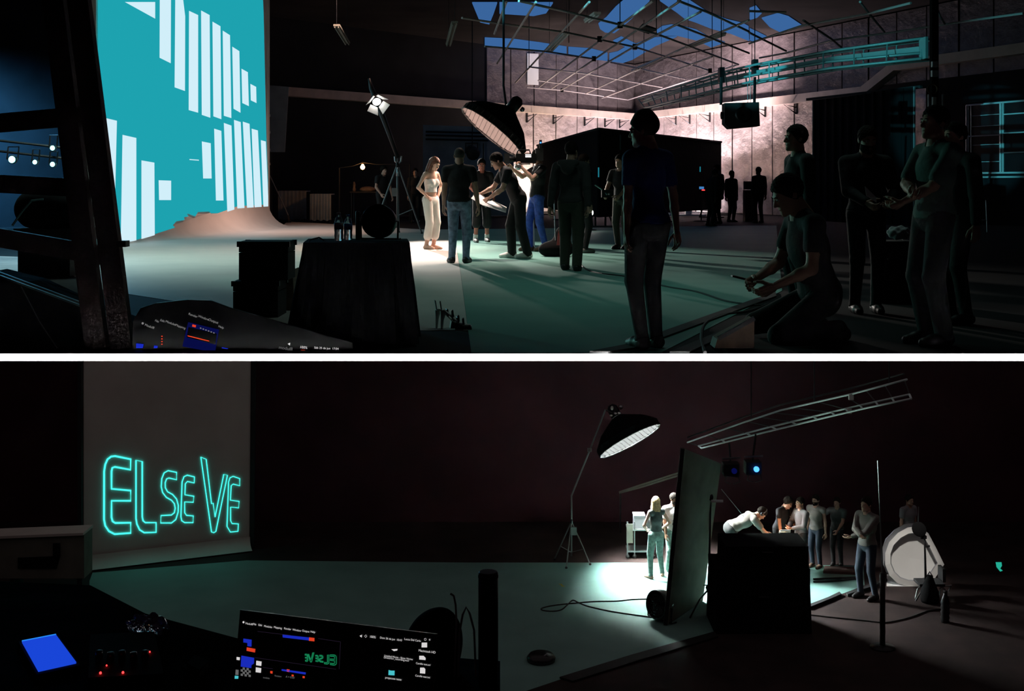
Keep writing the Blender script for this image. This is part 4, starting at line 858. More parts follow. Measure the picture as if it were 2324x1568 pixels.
def drumfan(c, R, ax, label, foot_z, posts=True):
    c = Vector(c); ax = Vector(ax).normalized(); f = thing('drum_fan', (c.x, c.y, foot_z), label, 'fan'); e1 = ax.cross(Vector((0, 0, 1))).normalized(); e2 = e1.cross(ax)
    q = MB(); q.lathe([(R*.55, -R*.55), (R*.95, -R*.42), (R, 0), (R, R*.35), (R*.93, R*.42), (R*.93, R*.3), (R*.95, -R*.38)], c, ax, 24); q.build('housing', 'black_gloss', f)
    for rr in (.3, .5, .7, .9): q = MB(); q.tube([c+ax*R*.36+(e1*math.cos(t)+e2*math.sin(t))*R*rr for t in np.linspace(0, 2*math.pi, 25)[:-1]], R*.016, 5, closed=True); q.build('grille_ring', 'black_metal', f)
    for k in range(12): t = k*math.pi/6; q = MB(); d = e1*math.cos(t)+e2*math.sin(t); q.tube([c+ax*R*.36+d*R*.12, c+ax*R*.36+d*R*.94], R*.014, 4); q.build('grille_spoke', 'black_metal', f)
    for k in range(4): t = k*math.pi/2+.4; d = e1*math.cos(t)+e2*math.sin(t); s_ = ax.cross(d); q = MB(); q.prism([c+d*R*.12-s_*R*.1, c+d*R*.8-s_*R*.25-ax*R*.08, c+d*R*.8+s_*R*.25+ax*R*.08, c+d*R*.12+s_*R*.1], ax*R*.02); q.build('blade', 'black', f)
    q = MB(); q.lathe([(R*.16, -R*.1), (R*.18, R*.2), (R*.08, R*.38)], c, ax, 14); q.build('hub', 'black_metal', f)
    for s in (-1, 1): q = MB(); b_ = Vector((c.x, c.y, foot_z))+e1*s*R*1.12; q.tube([c+e1*s*R*1.02, c+e1*s*R*1.15, b_+Vector((0, 0, .01)), b_+Vector((0, 0, .01))-Vector((ax.x, ax.y, 0))*R*.5], R*.06, 6); q.build('stand_leg', 'black_metal', f)
    q = MB(); b_ = Vector((c.x, c.y, foot_z+.012)); q.tube([b_-e1*R*1.12, b_+e1*R*1.12], R*.06, 6); q.build('stand_bar', 'black_metal', f); return f
drumfan(P(861, 508, 10.15)+Vector((0, 0, .02)), .135, (-.2, -1, .12), 'round black drum fan standing on the draped table', top_z)
tubeo = thing('lens_tube', (P(812, 0, 10.2).x, 10.2, top_z), 'thin pale edged tube beside the fan on the draped table', 'tube'); q = MB(); q.lathe([(.018, 0), (.018, .22), (.014, .23)], (P(812, 0, 10.2).x, 10.2, top_z), n=12); q.build('tube_body', 'black_gloss', tubeo)
cl = MB(); cl.tube([P(701, 552, 9.8), P(704, 544, 9.85), P(716, 541, 9.9), P(724, 539, 10.0), P(735, 545, 10.1)], .006, 6); o = cl.build('cable_loop', 'rubber'); tag(o, 'stiff black cable loop at the left end of the draped table', 'cable')

# ------------------------------------------------------------------ laptop at the stage edge
def text(name, s, origin, R, size, m, parent, flip=False, ext=.0, align='LEFT'):
    d = bpy.data.curves.new(name, 'FONT'); d.body = s; d.size = size; d.extrude = ext; d.align_x = align; d.materials.append(M[m])
    o = bpy.data.objects.new(name, d); C.objects.link(o); Q = R.to_4x4()
    if flip: Q = Q @ Matrix.Diagonal((-1, 1, 1, 1))
    mb_ = Matrix.Translation(origin) @ Q
    o.parent = parent; o.matrix_parent_inverse = parent.matrix_basis.inverted(); o.matrix_basis = mb_; return o
D = 9.42; lt = thing('open_laptop', (P(560, 415, D).x, D, 0), 'open laptop with dark software screen at the stage edge, lower left', 'laptop')
pl = lambda x, y, d=0: P(x, y, D-.012-d)
q = MB(); q.prism([P(x, y, D) for x, y in ((302, 728), (319, 699), (354, 688), (425, 680), (477, 682), (520, 698), (800, 778), (800, 792), (300, 792))], (0, .03, 0)); q.build('screen_lid', 'black_gloss', lt)
q = MB(); q.box((P(550, 0, D).x, D+.10, .012), (1.5, .14, .024)); q.build('laptop_base', 'black', lt)
RS = lambda ang: Matrix.Rotation(math.radians(-ang), 3, 'Y') @ Matrix.Rotation(math.pi/2, 3, 'X')
RSl = lambda ang: Matrix.Rotation(math.radians(ang), 3, 'Y') @ Matrix.Rotation(math.pi/2, 3, 'X')
def ui(poly, m, parent, fn, name='screen_panel', t=.002): q = MB(); q.prism([fn(x, y) for x, y in poly], (0, -t, 0)); return q.build(name, m, parent)
for s, x, y, sz in (('\u25cf', 320, 735, .022), ('Modul8', 328, 739, .024), ('File', 351, 729, .022), ('Edit', 363, 728, .022), ('Modules', 375, 731, .024), ('Mapping', 397, 739, .024), ('Render', 427, 714, .024), ('Window', 449, 719, .024), ('Output', 472, 727, .026), ('Help', 495, 742, .022)):
    text('menu_text', s, pl(x, y, .004), RSl(20), sz, 'ui_dimwhite', lt)
ui([(427, 731), (497, 748), (488, 800), (414, 786)], 'ui_darkblue', lt, pl); ui([(428, 742), (492, 757), (489, 782), (424, 765)], 'screen_black', lt, lambda x, y: pl(x, y, .003)); ui([(426, 761), (475, 773), (475, 775), (426, 763)], 'ui_red', lt, lambda x, y: pl(x, y, .005), 'level_line')
ui([(437, 736), (445, 738), (444, 743), (436, 741)], 'ui_red', lt, lambda x, y: pl(x, y, .004), 'record_button')
for k in range(6): ui([(454+6*k, 743+2.2*k), (457+6*k, 743.6+2.2*k), (457+6*k, 746+2.2*k), (454+6*k, 745.4+2.2*k)], 'ui_dimwhite', lt, lambda x, y: pl(x, y, .004), 'key_dot')
ui([(309, 779), (326, 781), (324, 790), (309, 790)], 'ui_blue', lt, pl); ui([(350, 784), (358, 785), (357, 790), (349, 790)], 'ui_blue', lt, pl); ui([(504, 791-3), (518, 794-3), (516, 792), (503, 790)], 'ui_blue', lt, pl)
for k in range(4): ui([(366, 762+6*k), (369, 762+6*k), (369, 764+6*k), (366, 764+6*k)], 'ui_red', lt, pl, 'key_dot')
text('menu_text', 'modul8', pl(632, 791, .004), RSl(9), .034, 'ui_grey', lt); text('menu_text', '\u25c4', pl(652, 783, .004), RSl(5), .024, 'ui_white', lt); text('menu_text', '100%', pl(680, 790, .004), RSl(6), .026, 'ui_white', lt); text('menu_text', 'S\u00e1b 25 de jun  17:04', pl(713, 791, .004), RSl(3), .022, 'ui_white', lt)
text('menu_text', '100%', pl(682, 797, .004), RSl(2), .016, 'ui_red', lt)
# high heeled shoes
for i, (dx, dy, rz, lab) in enumerate(((0, 0, 0, 'pale high-heeled sandal standing in front, nearest of the pair'), (-.05, .10, .18, 'high-heeled sandal behind the other, heel up, on the white floor'))):
    r = thing('high_heel_shoe', (0, 0, 0), lab, 'shoe', 'pair of high heels on the floor')
    q = MB(); prof = [(-.115, .15), (-.09, .152), (-.04, .11), (.02, .055), (.07, .03), (.13, .028)]; vs = []
    for x, z in prof:
        w = .034 if x < -.05 else .042 if x < .1 else .026; vs += [(x, -w, z), (x, w, z), (x, w, z+.012), (x, -w, z+.012)]
    q.add(vs, [(4*k+a, 4*k+(a+1) % 4, 4*k+4+(a+1) % 4, 4*k+4+a) for k in range(5) for a in range(4)]+[(3, 2, 1, 0), (20, 21, 22, 23)]); q.build('insole', 'white_shoe', r)
    q = MB(); q.prism([(.0, -.043, 0), (.14, -.03, 0), (.135, -.028, .028), (.01, -.042, .06)], (0, .075, 0)); q.build('platform_sole', 'black_gloss', r)
    q = MB(); q.tube([(-.10, 0, .15), (-.108, 0, .08), (-.112, 0, 0)], [.028, .014, .009], 8); q.build('heel', 'white_shoe', r)
    q = MB(); q.prism([(-.118, -.034, .155), (-.118, .034, .155), (-.130, .028, .235), (-.130, -.028, .235)], (.008, 0, 0)); q.build('heel_counter', 'grey_shoe', r)
    for x, z, hh in ((.03, .06, .05), (.07, .042, .045), (-.02, .10, .055)): q = MB(); q.tube([(x, -.044, z), (x-.004, -.03, z+hh), (x-.004, .03, z+hh), (x, .044, z)], .008, 6); q.build('strap', 'black_gloss', r)
    b_ = FU(1033, 748); r.location = (b_.x+dx, b_.y+dy, .004); r.rotation_euler = (0, 0, rz)
# cables on the upper floor
def fcable(name, pts, r, label, z=.008, fn=FU, m='rubber'):
    q = MB(); P3 = [fn(x, y, z) for x, y in pts]; out = []
    for i in range(len(P3)-1):
        p0, p1, p2, p3 = P3[max(i-1, 0)], P3[i], P3[i+1], P3[min(i+2, len(P3)-1)]
        for k in range(6):
            t = k/6; out.append(.5*((2*p1)+(p2-p0)*t+(2*p0-5*p1+4*p2-p3)*t*t+(3*p1-p0-3*p2+p3)*t**3))
    q.tube(out+[P3[-1]], r, 6); o = q.build(name, m); return tag(o, label, 'cable')
fcable('floor_cable', [(1318, 600), (1332, 612), (1360, 620), (1410, 626), (1440, 632), (1510, 650), (1580, 662), (1650, 684), (1720, 692), (1760, 690)], .012, 'black cable curving over the teal floor from the hooded man to the right')
fcable('floor_cable', [(1600, 800), (1592, 770), (1600, 735), (1640, 715), (1700, 706), (1745, 690)], .014, 'black cable looping on the dark strip below the crouching man')
kb = thing('cable_cover', FU(1550, 740), 'long black edge strip laid across the front right of the teal floor', 'strip'); q = MB(); q.prism([FU(1338, 801, .004), FU(1420, 785, .004), FU(1760, 664, .004), FU(1762, 674, .004), FU(1440, 793, .004), FU(1380, 802, .004)], (0, 0, .015)); q.build('strip_body', 'rubber', kb)
kb2 = thing('wooden_crate', FU(1690, 790), 'brown wooden crate in the lower right corner below the crouching man', 'crate'); a, b = P(1650, 762, 9.45), P(1716, 720, 9.45)
q = MB(); q.prism([P(1628, 770, 9.4), P(1712, 724, 9.4), P(1712, 790, 9.4), P(1622, 790, 9.4)], (0, .22, 0)); q.build('crate_body', 'wood_box', kb2); q = MB(); q.bar(P(1630, 768, 9.38), P(1712, 722, 9.38), .03, .03); q.build('edge_strip', 'black', kb2)
ds = thing('side_strip', FU(1530, 770), 'second dark edge strip parallel to the first at the front right', 'strip'); q = MB(); q.prism([FU(1520, 801, .004), FU(1712, 722, .004), FU(1712, 735, .004), FU(1565, 801, .004)], (0, 0, .012)); q.build('strip_body', 'rubber', ds)
# white reflector wedge by the cameraman, gear bag behind the hooded man
rw = thing('white_reflector', FU(1198, 566), 'narrow white reflector board on the floor between the leaning man and blue jeans', 'reflector'); D = FU(1198, 566).y
q = MB(); q.prism([P(1195, 498, D), P(1206, 498, D), P(1208, 566, D), P(1188, 562, D), P(1190, 525, D)], (.05, .05, 0)); q.build('board', 'white', rw); q = MB(); q.tube([P(1204, 520, D+.1), (P(1206, 0, D).x, D+.4, 0)], .01, 5); q.build('prop', 'black_metal', rw)
gb = thing('gear_bag', FU(1262, 582), 'black gear bag with a red flap on the floor beside the hooded man', 'bag'); D = FU(1262, 582).y; c = FU(1262, 582)
def bagf(p): return smin(d_ell(p, V3(0, 0, .12), V3(.30, .2, .15)), d_ell(p, V3(.1, .05, .25), V3(.14, .14, .26)), .1)
hv, hf = nets(bagf, V3(-.4, -.35, -.1), V3(.4, .35, .6), .03); hv[:, 2] = np.maximum(hv[:, 2], 0.003); o = bpy.data.objects.new('bag_body', np_mesh('bag_body', hv+V3(c.x, c.y, 0), hf, 'black_cloth')); C.objects.link(o); o.parent = gb; o.matrix_parent_inverse = gb.matrix_basis.inverted()
q = MB(); q.prism([(c.x-.0, c.y-.24, .2), (c.x+.14, c.y-.24, .2), (c.x+.10, c.y-.16, .52), (c.x+.03, c.y-.16, .42)], (0, .02, 0)); q.build('red_flap', 'red_cloth', gb)
q = MB(); q.tube([(c.x-.0, c.y-.1, .1), (c.x-.02, c.y-.05, .55), (c.x-.03, c.y, .95)], .012, 6); q.build('pole', 'steel', gb)
# bar stool frame, vase-like lamp and bags at the right
st = thing('bar_stool', FU(2215, 527), 'thin metal bar stool frame before the window', 'stool'); c = FU(2215, 527)
for dx, dy in ((-.28, 0), (.28, 0), (-.22, .4), (.22, .4)): q = MB(); q.tube([(c.x+dx, c.y+dy, 0), (c.x+dx*.9, c.y+dy, .80)], .018, 6); q.build('leg', 'steel', st)
q = MB(); q.tube([(c.x-.27, c.y, .3), (c.x+.27, c.y, .3), (c.x+.22, c.y+.4, .3), (c.x-.22, c.y+.4, .3)], .012, 5, closed=True); q.build('foot_ring', 'steel', st); q = MB(); q.lathe([(.30, .80), (.32, .82), (.30, .86)], (c.x, c.y+.2, 0)); q.build('seat', 'black', st)
pb = thing('plastic_bag', FU(2035, 640), 'crumpled pale plastic bag on a dark case beside the man with crossed arms', 'bag'); D = 13.2; c = P(2040, 528, D)
def crump(p): return d_ell(p, V3(0, 0, 0), V3(.12, .08, .07))+.012*np.sin(p[..., 0]*60)*np.sin(p[..., 2]*70+p[..., 1]*50)
hv, hf = nets(crump, V3(-.2, -.15, -.13), V3(.2, .15, .13), .014); o = bpy.data.objects.new('bag_film', np_mesh('bag_film', hv+V3(c.x, D, c.z), hf, 'pale_tee')); C.objects.link(o); o.parent = pb; o.matrix_parent_inverse = pb.matrix_basis.inverted()
case('tool_case', 2000, 2080, 547, 692, 13.0, .4, 'dark equipment case under the pale plastic bag, right side')

# low black flag added out of sight behind the right flat, to shade the right wall
lf = thing('low_flag', (7.66, 50.2, 0), 'unseen low black flag behind the right flat, added to shade the lit wall', 'flag')
a, b = Vector((7.44, 53.0, 0)), Vector((7.82, 48.0, 0)); q = MB(); n = (b-a).normalized().cross(Vector((0, 0, 1)))*.03; q.prism([a+Vector((0, 0, .12)), b+Vector((0, 0, .12)), b+Vector((0, 0, 1.36)), a+Vector((0, 0, 1.36))], n); q.build('cloth', 'black_cloth', lf)
for p in (a.lerp(b, .1), a.lerp(b, .9)): q = MB(); q.bar(p+Vector((.05, 0, 0)), p+Vector((.05, 0, 1.38)), .04); q.bar(p+Vector((-.3, 0, .02)), p+Vector((.4, 0, .02)), .05, .04); q.build('support_foot', 'black', lf)

# pale panel set into the upper back wall
def onB(x, y, off=.09):
    k = (x-1162)/F; a = Vector((*WB[0], 0))+nb*off; d = Vector((k, 1, 0)); t = a.dot(nb)/d.dot(nb); return Vector((k*t, t, EYE-(y-HOR)/F*t))
q = MB(); q.prism([onB(1196, 192), onB(1221, 193), onB(1221, 122), onB(1196, 121)], nb*.03); q.build('pale_panel', 'white', wb)
# ------------------------------------------------------------------ the pit: grey screen, its projected lettering built as glowing tubes
lsn = thing('lettering_screen', FL(400, 1265), 'tall grey screen with glowing cyan outline lettering in the lower studio', 'screen')
La, Lb = FL(190, 1290), FL(566, 1245); lu = (Lb-La).normalized(); ln = Vector((lu.y, -lu.x, 0))
if ln.y > 0: ln = -ln
def onL(x, y, off=0.0):
    k = (x-1162)/F; a = La+ln*off; d = Vector((k, 1, 0)); t = a.dot(ln)/d.dot(ln); return Vector((k*t, t, EYE-(y-HOR)/F*t))
q = MB(); a, b = onL(190, 1283), onL(566, 1245); a.z = b.z = LOW+.03; c, d = onL(571, 825), onL(190, 825); c.z = d.z = -.4
q.prism([a, b, c, d], -ln*.05); q.build('fabric', 'cyc_grey', lsn)
q = MB(); q.bar(b+lu*.07, c+lu*.06, .09, .1); q.build('side_post', 'black', lsn); q = MB(); q.bar(a-lu*.07, d-lu*.07, .09, .1); q.build('side_post', 'black', lsn)
q = MB(); N = 20; vs = []
for i in range(N+1):
    t = i/N; p = La.lerp(Lb, t); p.z = LOW
    for k in range(7): e = math.pi/2*k/6; vs.append(p+ln*(.05+.25*(1-math.cos(e)))+Vector((0, 0, .03+.25*(1-math.sin(e)))))
q.add(vs, [(i*7+k, i*7+k+1, i*7+k+8, i*7+k+7) for i in range(N) for k in range(6)], True); q.build('curved_sweep', 'cyc_grey', lsn)
Z3 = lambda pts: [(20+a/3.873, 815+b/3.873) for a, b in pts]
letters = [([(1072, 880), (935, 852), (900, 856), (868, 880), (848, 925), (838, 985), (837, 1410), (848, 1465), (880, 1512), (930, 1538), (1072, 1528), (1072, 1438), (935, 1440), (912, 1425), (903, 1390), (903, 1245), (1072, 1245), (1072, 1155), (903, 1140), (903, 985), (910, 955), (932, 947), (1070, 972)], 3.4),
 ([(1118, 888), (1173, 900), (1173, 1385), (1180, 1420), (1200, 1437), (1295, 1437), (1295, 1522), (1190, 1525), (1150, 1500), (1126, 1450), (1118, 1400)], 2.7),
 ([(1475, 995), (1400, 980), (1365, 1000), (1345, 1050), (1340, 1120), (1352, 1172), (1385, 1215), (1430, 1240), (1455, 1270), (1463, 1310), (1455, 1350), (1430, 1370), (1338, 1375), (1335, 1440), (1430, 1440), (1468, 1410), (1488, 1345), (1490, 1285), (1475, 1230), (1440, 1190), (1395, 1165), (1376, 1130), (1375, 1085), (1387, 1052), (1408, 1045), (1475, 1060)], 2.2),
 ([(1632, 1035), (1568, 1020), (1540, 1033), (1523, 1080), (1513, 1385), (1520, 1420), (1546, 1437), (1620, 1437), (1622, 1378), (1562, 1373), (1546, 1350), (1546, 1255), (1622, 1258), (1627, 1205), (1548, 1192), (1552, 1095), (1570, 1075), (1630, 1088)], 2.1),
 ([(1688, 860), (1735, 880), (1782, 1272), (1796, 1265), (1813, 1388), (1890, 1012), (1922, 1020), (1820, 1515), (1803, 1525), (1782, 1520)], 1.9),
 ([(2030, 1050), (1972, 1030), (1944, 1043), (1932, 1080), (1918, 1470), (1948, 1520), (2015, 1513), (2018, 1448), (1962, 1445), (1950, 1420), (1950, 1300), (2020, 1308), (2025, 1250), (1948, 1240), (1955, 1112), (1972, 1098), (2030, 1113)], 1.9)]
for pts, w in letters:
    q = MB(); P3 = [onL(x, y, .012) for x, y in Z3(pts)]
    q.tube(P3, w*1.25/2*28/F, 6, closed=True); q.build('outline_letter', 'proj_cyan', lsn)
# low bench wall at the left
lw = thing('low_bench', FL(100, 1330), 'long low pale bench at the left edge of the lower studio', 'bench'); D = 25.6
q = MB(); a, b = P(-30, 1222, D), P(191, 1213, D); zb = LOW
q.prism([a, b, (b.x, D, LOW+.30), (a.x, D, LOW+.30)], (0, .5, 0)); q.build('front_board', 'flat_grey', lw)
q = MB(); q.prism([a+Vector((0, -.06, .0)), b+Vector((0, -.06, 0)), b+Vector((0, .55, 0)), a+Vector((0, .55, 0))], (0, 0, .05)); q.build('top_board', 'cyc_grey', lw)
for X in (a.x+.5, b.x-.1): q = MB(); q.box((X, D+.25, LOW+.15), (.1, .45, .3)); q.build('leg', 'black', lw)
q = MB(); q.prism([P(120, 1233, D-.03), P(136, 1233, D-.03), P(136, 1262, D-.03), P(40, 1266, D-.03), P(40, 1290, D-.03), P(128, 1290, D-.03), P(128, 1270, D-.03), P(120, 1262, D-.03)][::-1], (0, .02, 0)); q.build('dark_bag', 'black_cloth', lw)

# octagonal softbox over the couple and its stand
ow = octabox('octagonal_softbox', P(1424, 990, 27.8), (.45, -.36, -.82), .74, 'octagonal softbox glowing white through its egg-crate grid, in the lower studio', 'octa_white', .095, major=(.80, 0, .60))
D = 27.4; fo = FL(1297, 1278); s2 = thing('boom_stand', fo, 'slim boom stand on a tripod holding the white softbox, lower studio', 'light stand')
tripod(s2, fo, 1.05, .42, 'grey_metal', (-.35, 2.6, 4.4), .014)
q = MB(); t_ = P(1297, 1125, fo.y); q.tube([fo+Vector((0, 0, 1.0)), t_, P(1340, 1018, fo.y-.2), P(1374, 930, fo.y-.3)], .018, 6); q.build('boom_arm', 'grey_metal', s2)
q = MB(); q.box(P(1338, 1021, fo.y-.25), (.09, .08, .07)); q.build('clamp', 'steel', s2); q = MB(); q.box(P(1302, 1205, fo.y-.1), (.13, .05, .17)); q.build('weight_tray', 'grey_metal', s2)
q = MB(); q.tube([P(1374, 930, fo.y-.3), P(1395, 940, 27.3), ow[1]-ow[2]*.6], .016, 6); q.build('arm_joint', 'black_metal', s2)
for x, y in ((1389, 926), (1397, 938), (1405, 937), (1387, 943)): q = MB(); q.ball(P(x, y, 27.0), (.03, .02, .045 if y < 930 else .02), 8, 6); q.build('fitting', 'white', s2)

# tall flat (v-flat) hiding half the couple
vf = thing('tall_flat', FL(1555, 1395), 'tall grey-green flat standing upright in front of the couple', 'flat')
A = FL(1514, 1420); B = FL(1595, 1365); TA = P(1553, 1018, A.y); TB = P(1637, 1052, B.y)
q = MB(); nn = (B-A).cross(TA-A).normalized(); q.prism([A+Vector((0, 0, .01)), B+Vector((0, 0, .01)), TB, TA], nn*(.06 if nn.y > 0 else -.06)); q.build('face_board', 'flat_grey', vf)
q = MB(); q.bar(A+Vector((-.03, .02, .02)), TA+Vector((-.03, .02, 0)), .07, .08); q.build('edge_board', 'black', vf)
q = MB(); q.tube([P(1637, 1110, B.y), P(1688, 1172, 25.5)], .006, 5); q.build('guy_line', 'grey_metal', vf)
# c-stand beside it
cs = thing('grip_stand', FL(1608, 1372), 'black grip stand with a clamp head beside the tall flat', 'stand'); c = FL(1608, 1372); 
q = MB(); q.tube([c+Vector((0, 0, .12)), P(1613, 1135, c.y)], [.028, .018], 8); q.build('column', 'black_metal', cs)
for f in (FL(1566, 1404), FL(1650, 1392), FL(1640, 1352)): q = MB(); q.tube([c+Vector((0, 0, .30)), (c+f)/2+Vector((0, 0, .22)), f+Vector((0, 0, .02))], .018, 6); q.build('leg', 'black_metal', cs)
q = MB(); q.lathe([(.04, -.05), (.06, 0), (.04, .05)], c+Vector((0, 0, .33)), n=10); q.build('collar', 'black_metal', cs); q = MB(); q.tube([c+Vector((-.10, 0, .38)), c+Vector((-.02, 0, .38))], .012, 5); q.build('knob', 'black_metal', cs)
q = MB(); q.lathe([(.05, -.07), (.07, 0), (.05, .07)], P(1612, 1128, c.y), (0, -1, 0), 12); q.build('clamp_head', 'black_metal', cs); q = MB(); q.bar(P(1614, 1137, c.y-.08), P(1641, 1137, c.y-.08), .03, .04); q.build('lit_plate', 'white', cs)
drumfan(FL(1497, 1408)+Vector((0, 0, .30)), .27, (-.75, -.6, .12), 'round black drum fan on the floor at the foot of the tall flat', LOW+.01)
fcable('floor_cable', [(1487, 1359), (1440, 1360), (1400, 1364), (1350, 1365), (1300, 1369), (1255, 1374), (1230, 1380), (1232, 1385), (1255, 1387), (1275, 1383), (1290, 1370), (1300, 1362), (1312, 1367), (1335, 1376), (1380, 1386), (1430, 1394), (1482, 1401)], .013, 'long looped black cable on the teal floor left of the lower fan', .014, FL)
fcable('floor_cable', [(1838, 1395), (1900, 1402), (1960, 1408), (2010, 1412), (2060, 1402), (2110, 1385), (2150, 1382)], .012, 'thin cable trailing over the brown floor at the lower right', .014, FL)
kb = thing('cable_cover', FL(1450, 1490), 'dark edge strip along the front right border of the lower teal floor', 'strip'); q = MB(); q.prism([FL(1270, 1540, .004), FL(1430, 1490, .004), FL(1622, 1436, .004), FL(1630, 1447, .004), FL(1450, 1502, .004), FL(1300, 1549, .004)], (0, 0, .03)); q.build('strip_body', 'rubber', kb)
bd_ = thing('track_board', FL(1900, 1296), 'brown board lying on the teal floor between the standing crew', 'board'); q = MB(); q.prism([FL(1872, 1289, .005), FL(1948, 1292, .005), FL(1950, 1305, .005), FL(1868, 1301, .005)], (0, 0, .05)); q.build('plank', 'board_brown', bd_)
for i, pts in enumerate(([(1838, 1376), (1880, 1360), (1905, 1348), (1910, 1353), (1880, 1366), (1838, 1383)], [(1920, 1350), (1985, 1328), (2012, 1316), (2014, 1320), (1985, 1334), (1924, 1354)])):
    k_ = thing('dolly_rail', FL(*pts[1]), ('left dark rail piece lying across the teal floor edge', 'right dark rail piece running toward the white reflector')[i], 'rail'); q = MB(); q.prism([FL(x, y, .005) for x, y in pts][::-1], (0, 0, .05)); q.build('rail_bar', 'black', k_)
for i, (y0, y1) in enumerate(((1314, 1310), (1320, 1312))):
    fcable('stand_leg_bar', [(1846, y0), (1895, y0-2), (1950, y1)], .02, ('upper', 'lower')[i]+' of two thin black bars on the lit teal floor', .03, FL)

# stacked flight cases in front of the crew
def lcase(name, x0, x1, y0, yb, D, dep, label, tape=1.0):
    a, b = P(x0, yb, D), P(x1, y0, D); r = thing(name, ((a.x+b.x)/2, D+dep/2, a.z), label, 'case', None); w = b.x-a.x; h_ = b.z-a.z; c = Vector(((a.x+b.x)/2, D+dep/2, a.z+h_/2))
    q = MB(); q.box(c-Vector((0, 0, h_*.13)), (w, dep, h_*.74), taper=tape); q.build('case_body', 'black_cloth', r); q = MB(); q.box(c+Vector((0, 0, h_*.37)), (w*tape, dep*tape, h_*.25)); q.build('case_lid', 'black_cloth', r)
    for i in (-1, 1): q = MB(); q.box(c+Vector((i*w*.47*tape, -dep*.46*tape, h_*.30)), (.09, .09, .10)); q.build('corner_guard', 'black_metal', r)
    q = MB(); q.tube([c+Vector((-.1, -dep/2, .1)), c+Vector((-.09, -dep/2-.05, .1)), c+Vector((.09, -dep/2-.05, .1)), c+Vector((.1, -dep/2, .1))], .014, 6); q.build('handle', 'black_metal', r); return r
lcase('road_case', 1622, 1843, 1291, 1440, 23.3, 1.0, 'large black road case at the bottom of the stack, lower studio', .965)
lcase('road_case', 1646, 1836, 1240, 1289, 23.35, .9, 'upper black road case on the large one, before the bending man', .99)
# trolley with boxes behind the couple
tc = thing('trolley', FL(1450, 1275), 'metal trolley with two shelves behind the blonde woman', 'trolley'); D = 28.0
for x in (1424, 1440, 1482):
    q = MB(); t_ = P(x, 0, D); q.tube([(t_.x, D, LOW+.05), (t_.x, D, LOW+.80)], .018, 6); q.build('post', 'grey_metal', tc); q = MB(); q.ball((t_.x, D, LOW+.045), .045, 8, 6); q.build('caster', 'rubber', tc)
for z in (.15, .62): q = MB(); a, b = P(1424, 0, D), P(1484, 0, D); q.box(((a.x+b.x)/2, D+.2, LOW+z), (b.x-a.x, .45, .03)); q.build('shelf', 'grey_metal', tc)
q = MB(); a = P(1429, 0, D); q.box((a.x, D-.02, LOW+.55), (.14, .02, .42)); q.build('hung_cloth', 'flat_grey', tc)
wb2 = thing('white_storage_box', (P(1452, 0, D).x, D+.2, LOW+.635), 'pale storage box on the trolley behind the blonde woman', 'box'); q = MB(); q.box((P(1452, 0, D).x, D+.2, LOW+.77), (.24, .3, .26)); q.build('box_body', 'dim_white', wb2); q = MB(); q.box((P(1452, 0, D).x, D+.2, LOW+.91), (.26, .32, .03)); q.build('lid', 'dim_white', wb2)
db = thing('dark_tool_box', (P(1474, 0, D).x, D+.2, LOW+.635), 'small dark box right of the pale storage box on the trolley', 'box'); q = MB(); q.box((P(1474, 0, D).x, D+.2, LOW+.70), (.15, .3, .13)); q.build('box_body', 'black_gloss', db); q = MB(); q.tube([(P(1474, 0, D).x-.05, D+.2, LOW+.77), (P(1474, 0, D).x-.04, D+.2, LOW+.81), (P(1474, 0, D).x+.04, D+.2, LOW+.81), (P(1474, 0, D).x+.05, D+.2, LOW+.77)], .01, 5); q.build('handle', 'black_metal', db)
# pipe rail behind
rp = thing('wall_pipe', P(1480, 1095, 30), 'long dim pipe pair rising toward the tall flat', 'pipe')
for dy in (0, 6): q = MB(); q.tube([P(1405, 1117+dy*.3, 30), P(1450, 1102+dy*.8, 30), P(1556, 1068+dy, 30)], .022, 6); q.build('pipe', 'flat_grey', rp)
for x, y in ((1408, 1117), (1556, 1072)): t_ = P(x, y, 30); q = MB(); q.tube([t_, (t_.x, 30, LOW)], .02, 5); q.build('post', 'black_metal', rp)

# lower truss and its hung fixtures
t2 = thing('lighting_truss', P(1800, 930, 24), 'long three-chord truss lit pale green, rising to the right in the lower studio', 'truss')
top = [P(1560, 1004, 28), P(1689, 958, 25.6), P(1772, 931, 24.3), P(1938, 893, 22.3), P(2058, 861, 21)]
mid = [P(1585, 1012, 28), P(1739, 971, 25.2), P(1871, 939, 23.2), P(1960, 918, 22.2), P(2064, 895, 21)]
low = [P(1592, 1017, 27.7), P(1752, 977, 24.9), P(1880, 946, 23), P(1966, 926, 21.9), P(2068, 905, 20.8)]
bk_ = [p+Vector((.05, .3, .05)) for p in top]
for pts in (top, mid, low): q = MB(); q.tube(pts, .017, 8); q.build('chord', 'frame_paint', t2)
q = MB(); q.tube(bk_, .018, 6); q.build('chord', 'black_metal', t2)
for k in range(12):
    t = k/11; a, b, c, d = along(top, t), along(mid, t), along(low, t), along(bk_, t)
    q = MB(); q.tube([a, a.lerp(d, .9)-Vector((0, 0, .10))], .018, 5); q.build('rung', 'frame_paint', t2); q = MB(); q.tube([b, c], .018, 5); q.build('rung', 'frame_paint', t2); q = MB(); q.tube([a.lerp(d, .9)-Vector((0, 0, .10)), b], .010, 5); q.build('diagonal', 'black_metal', t2)
for a, w in ((along(top, .74), .08), (along(mid, .66), .07)): q = MB(); q.box(a-Vector((0, .02, .05)), (w, .05, .09)); q.build('clamp', 'white', t2)
for p in (along(top, .30), along(top, .62), along(top, .92)): q = MB(); q.tube([p, (p.x, p.y, -.06)], .012, 5); q.build('hanger_wire', 'black_metal', t2)
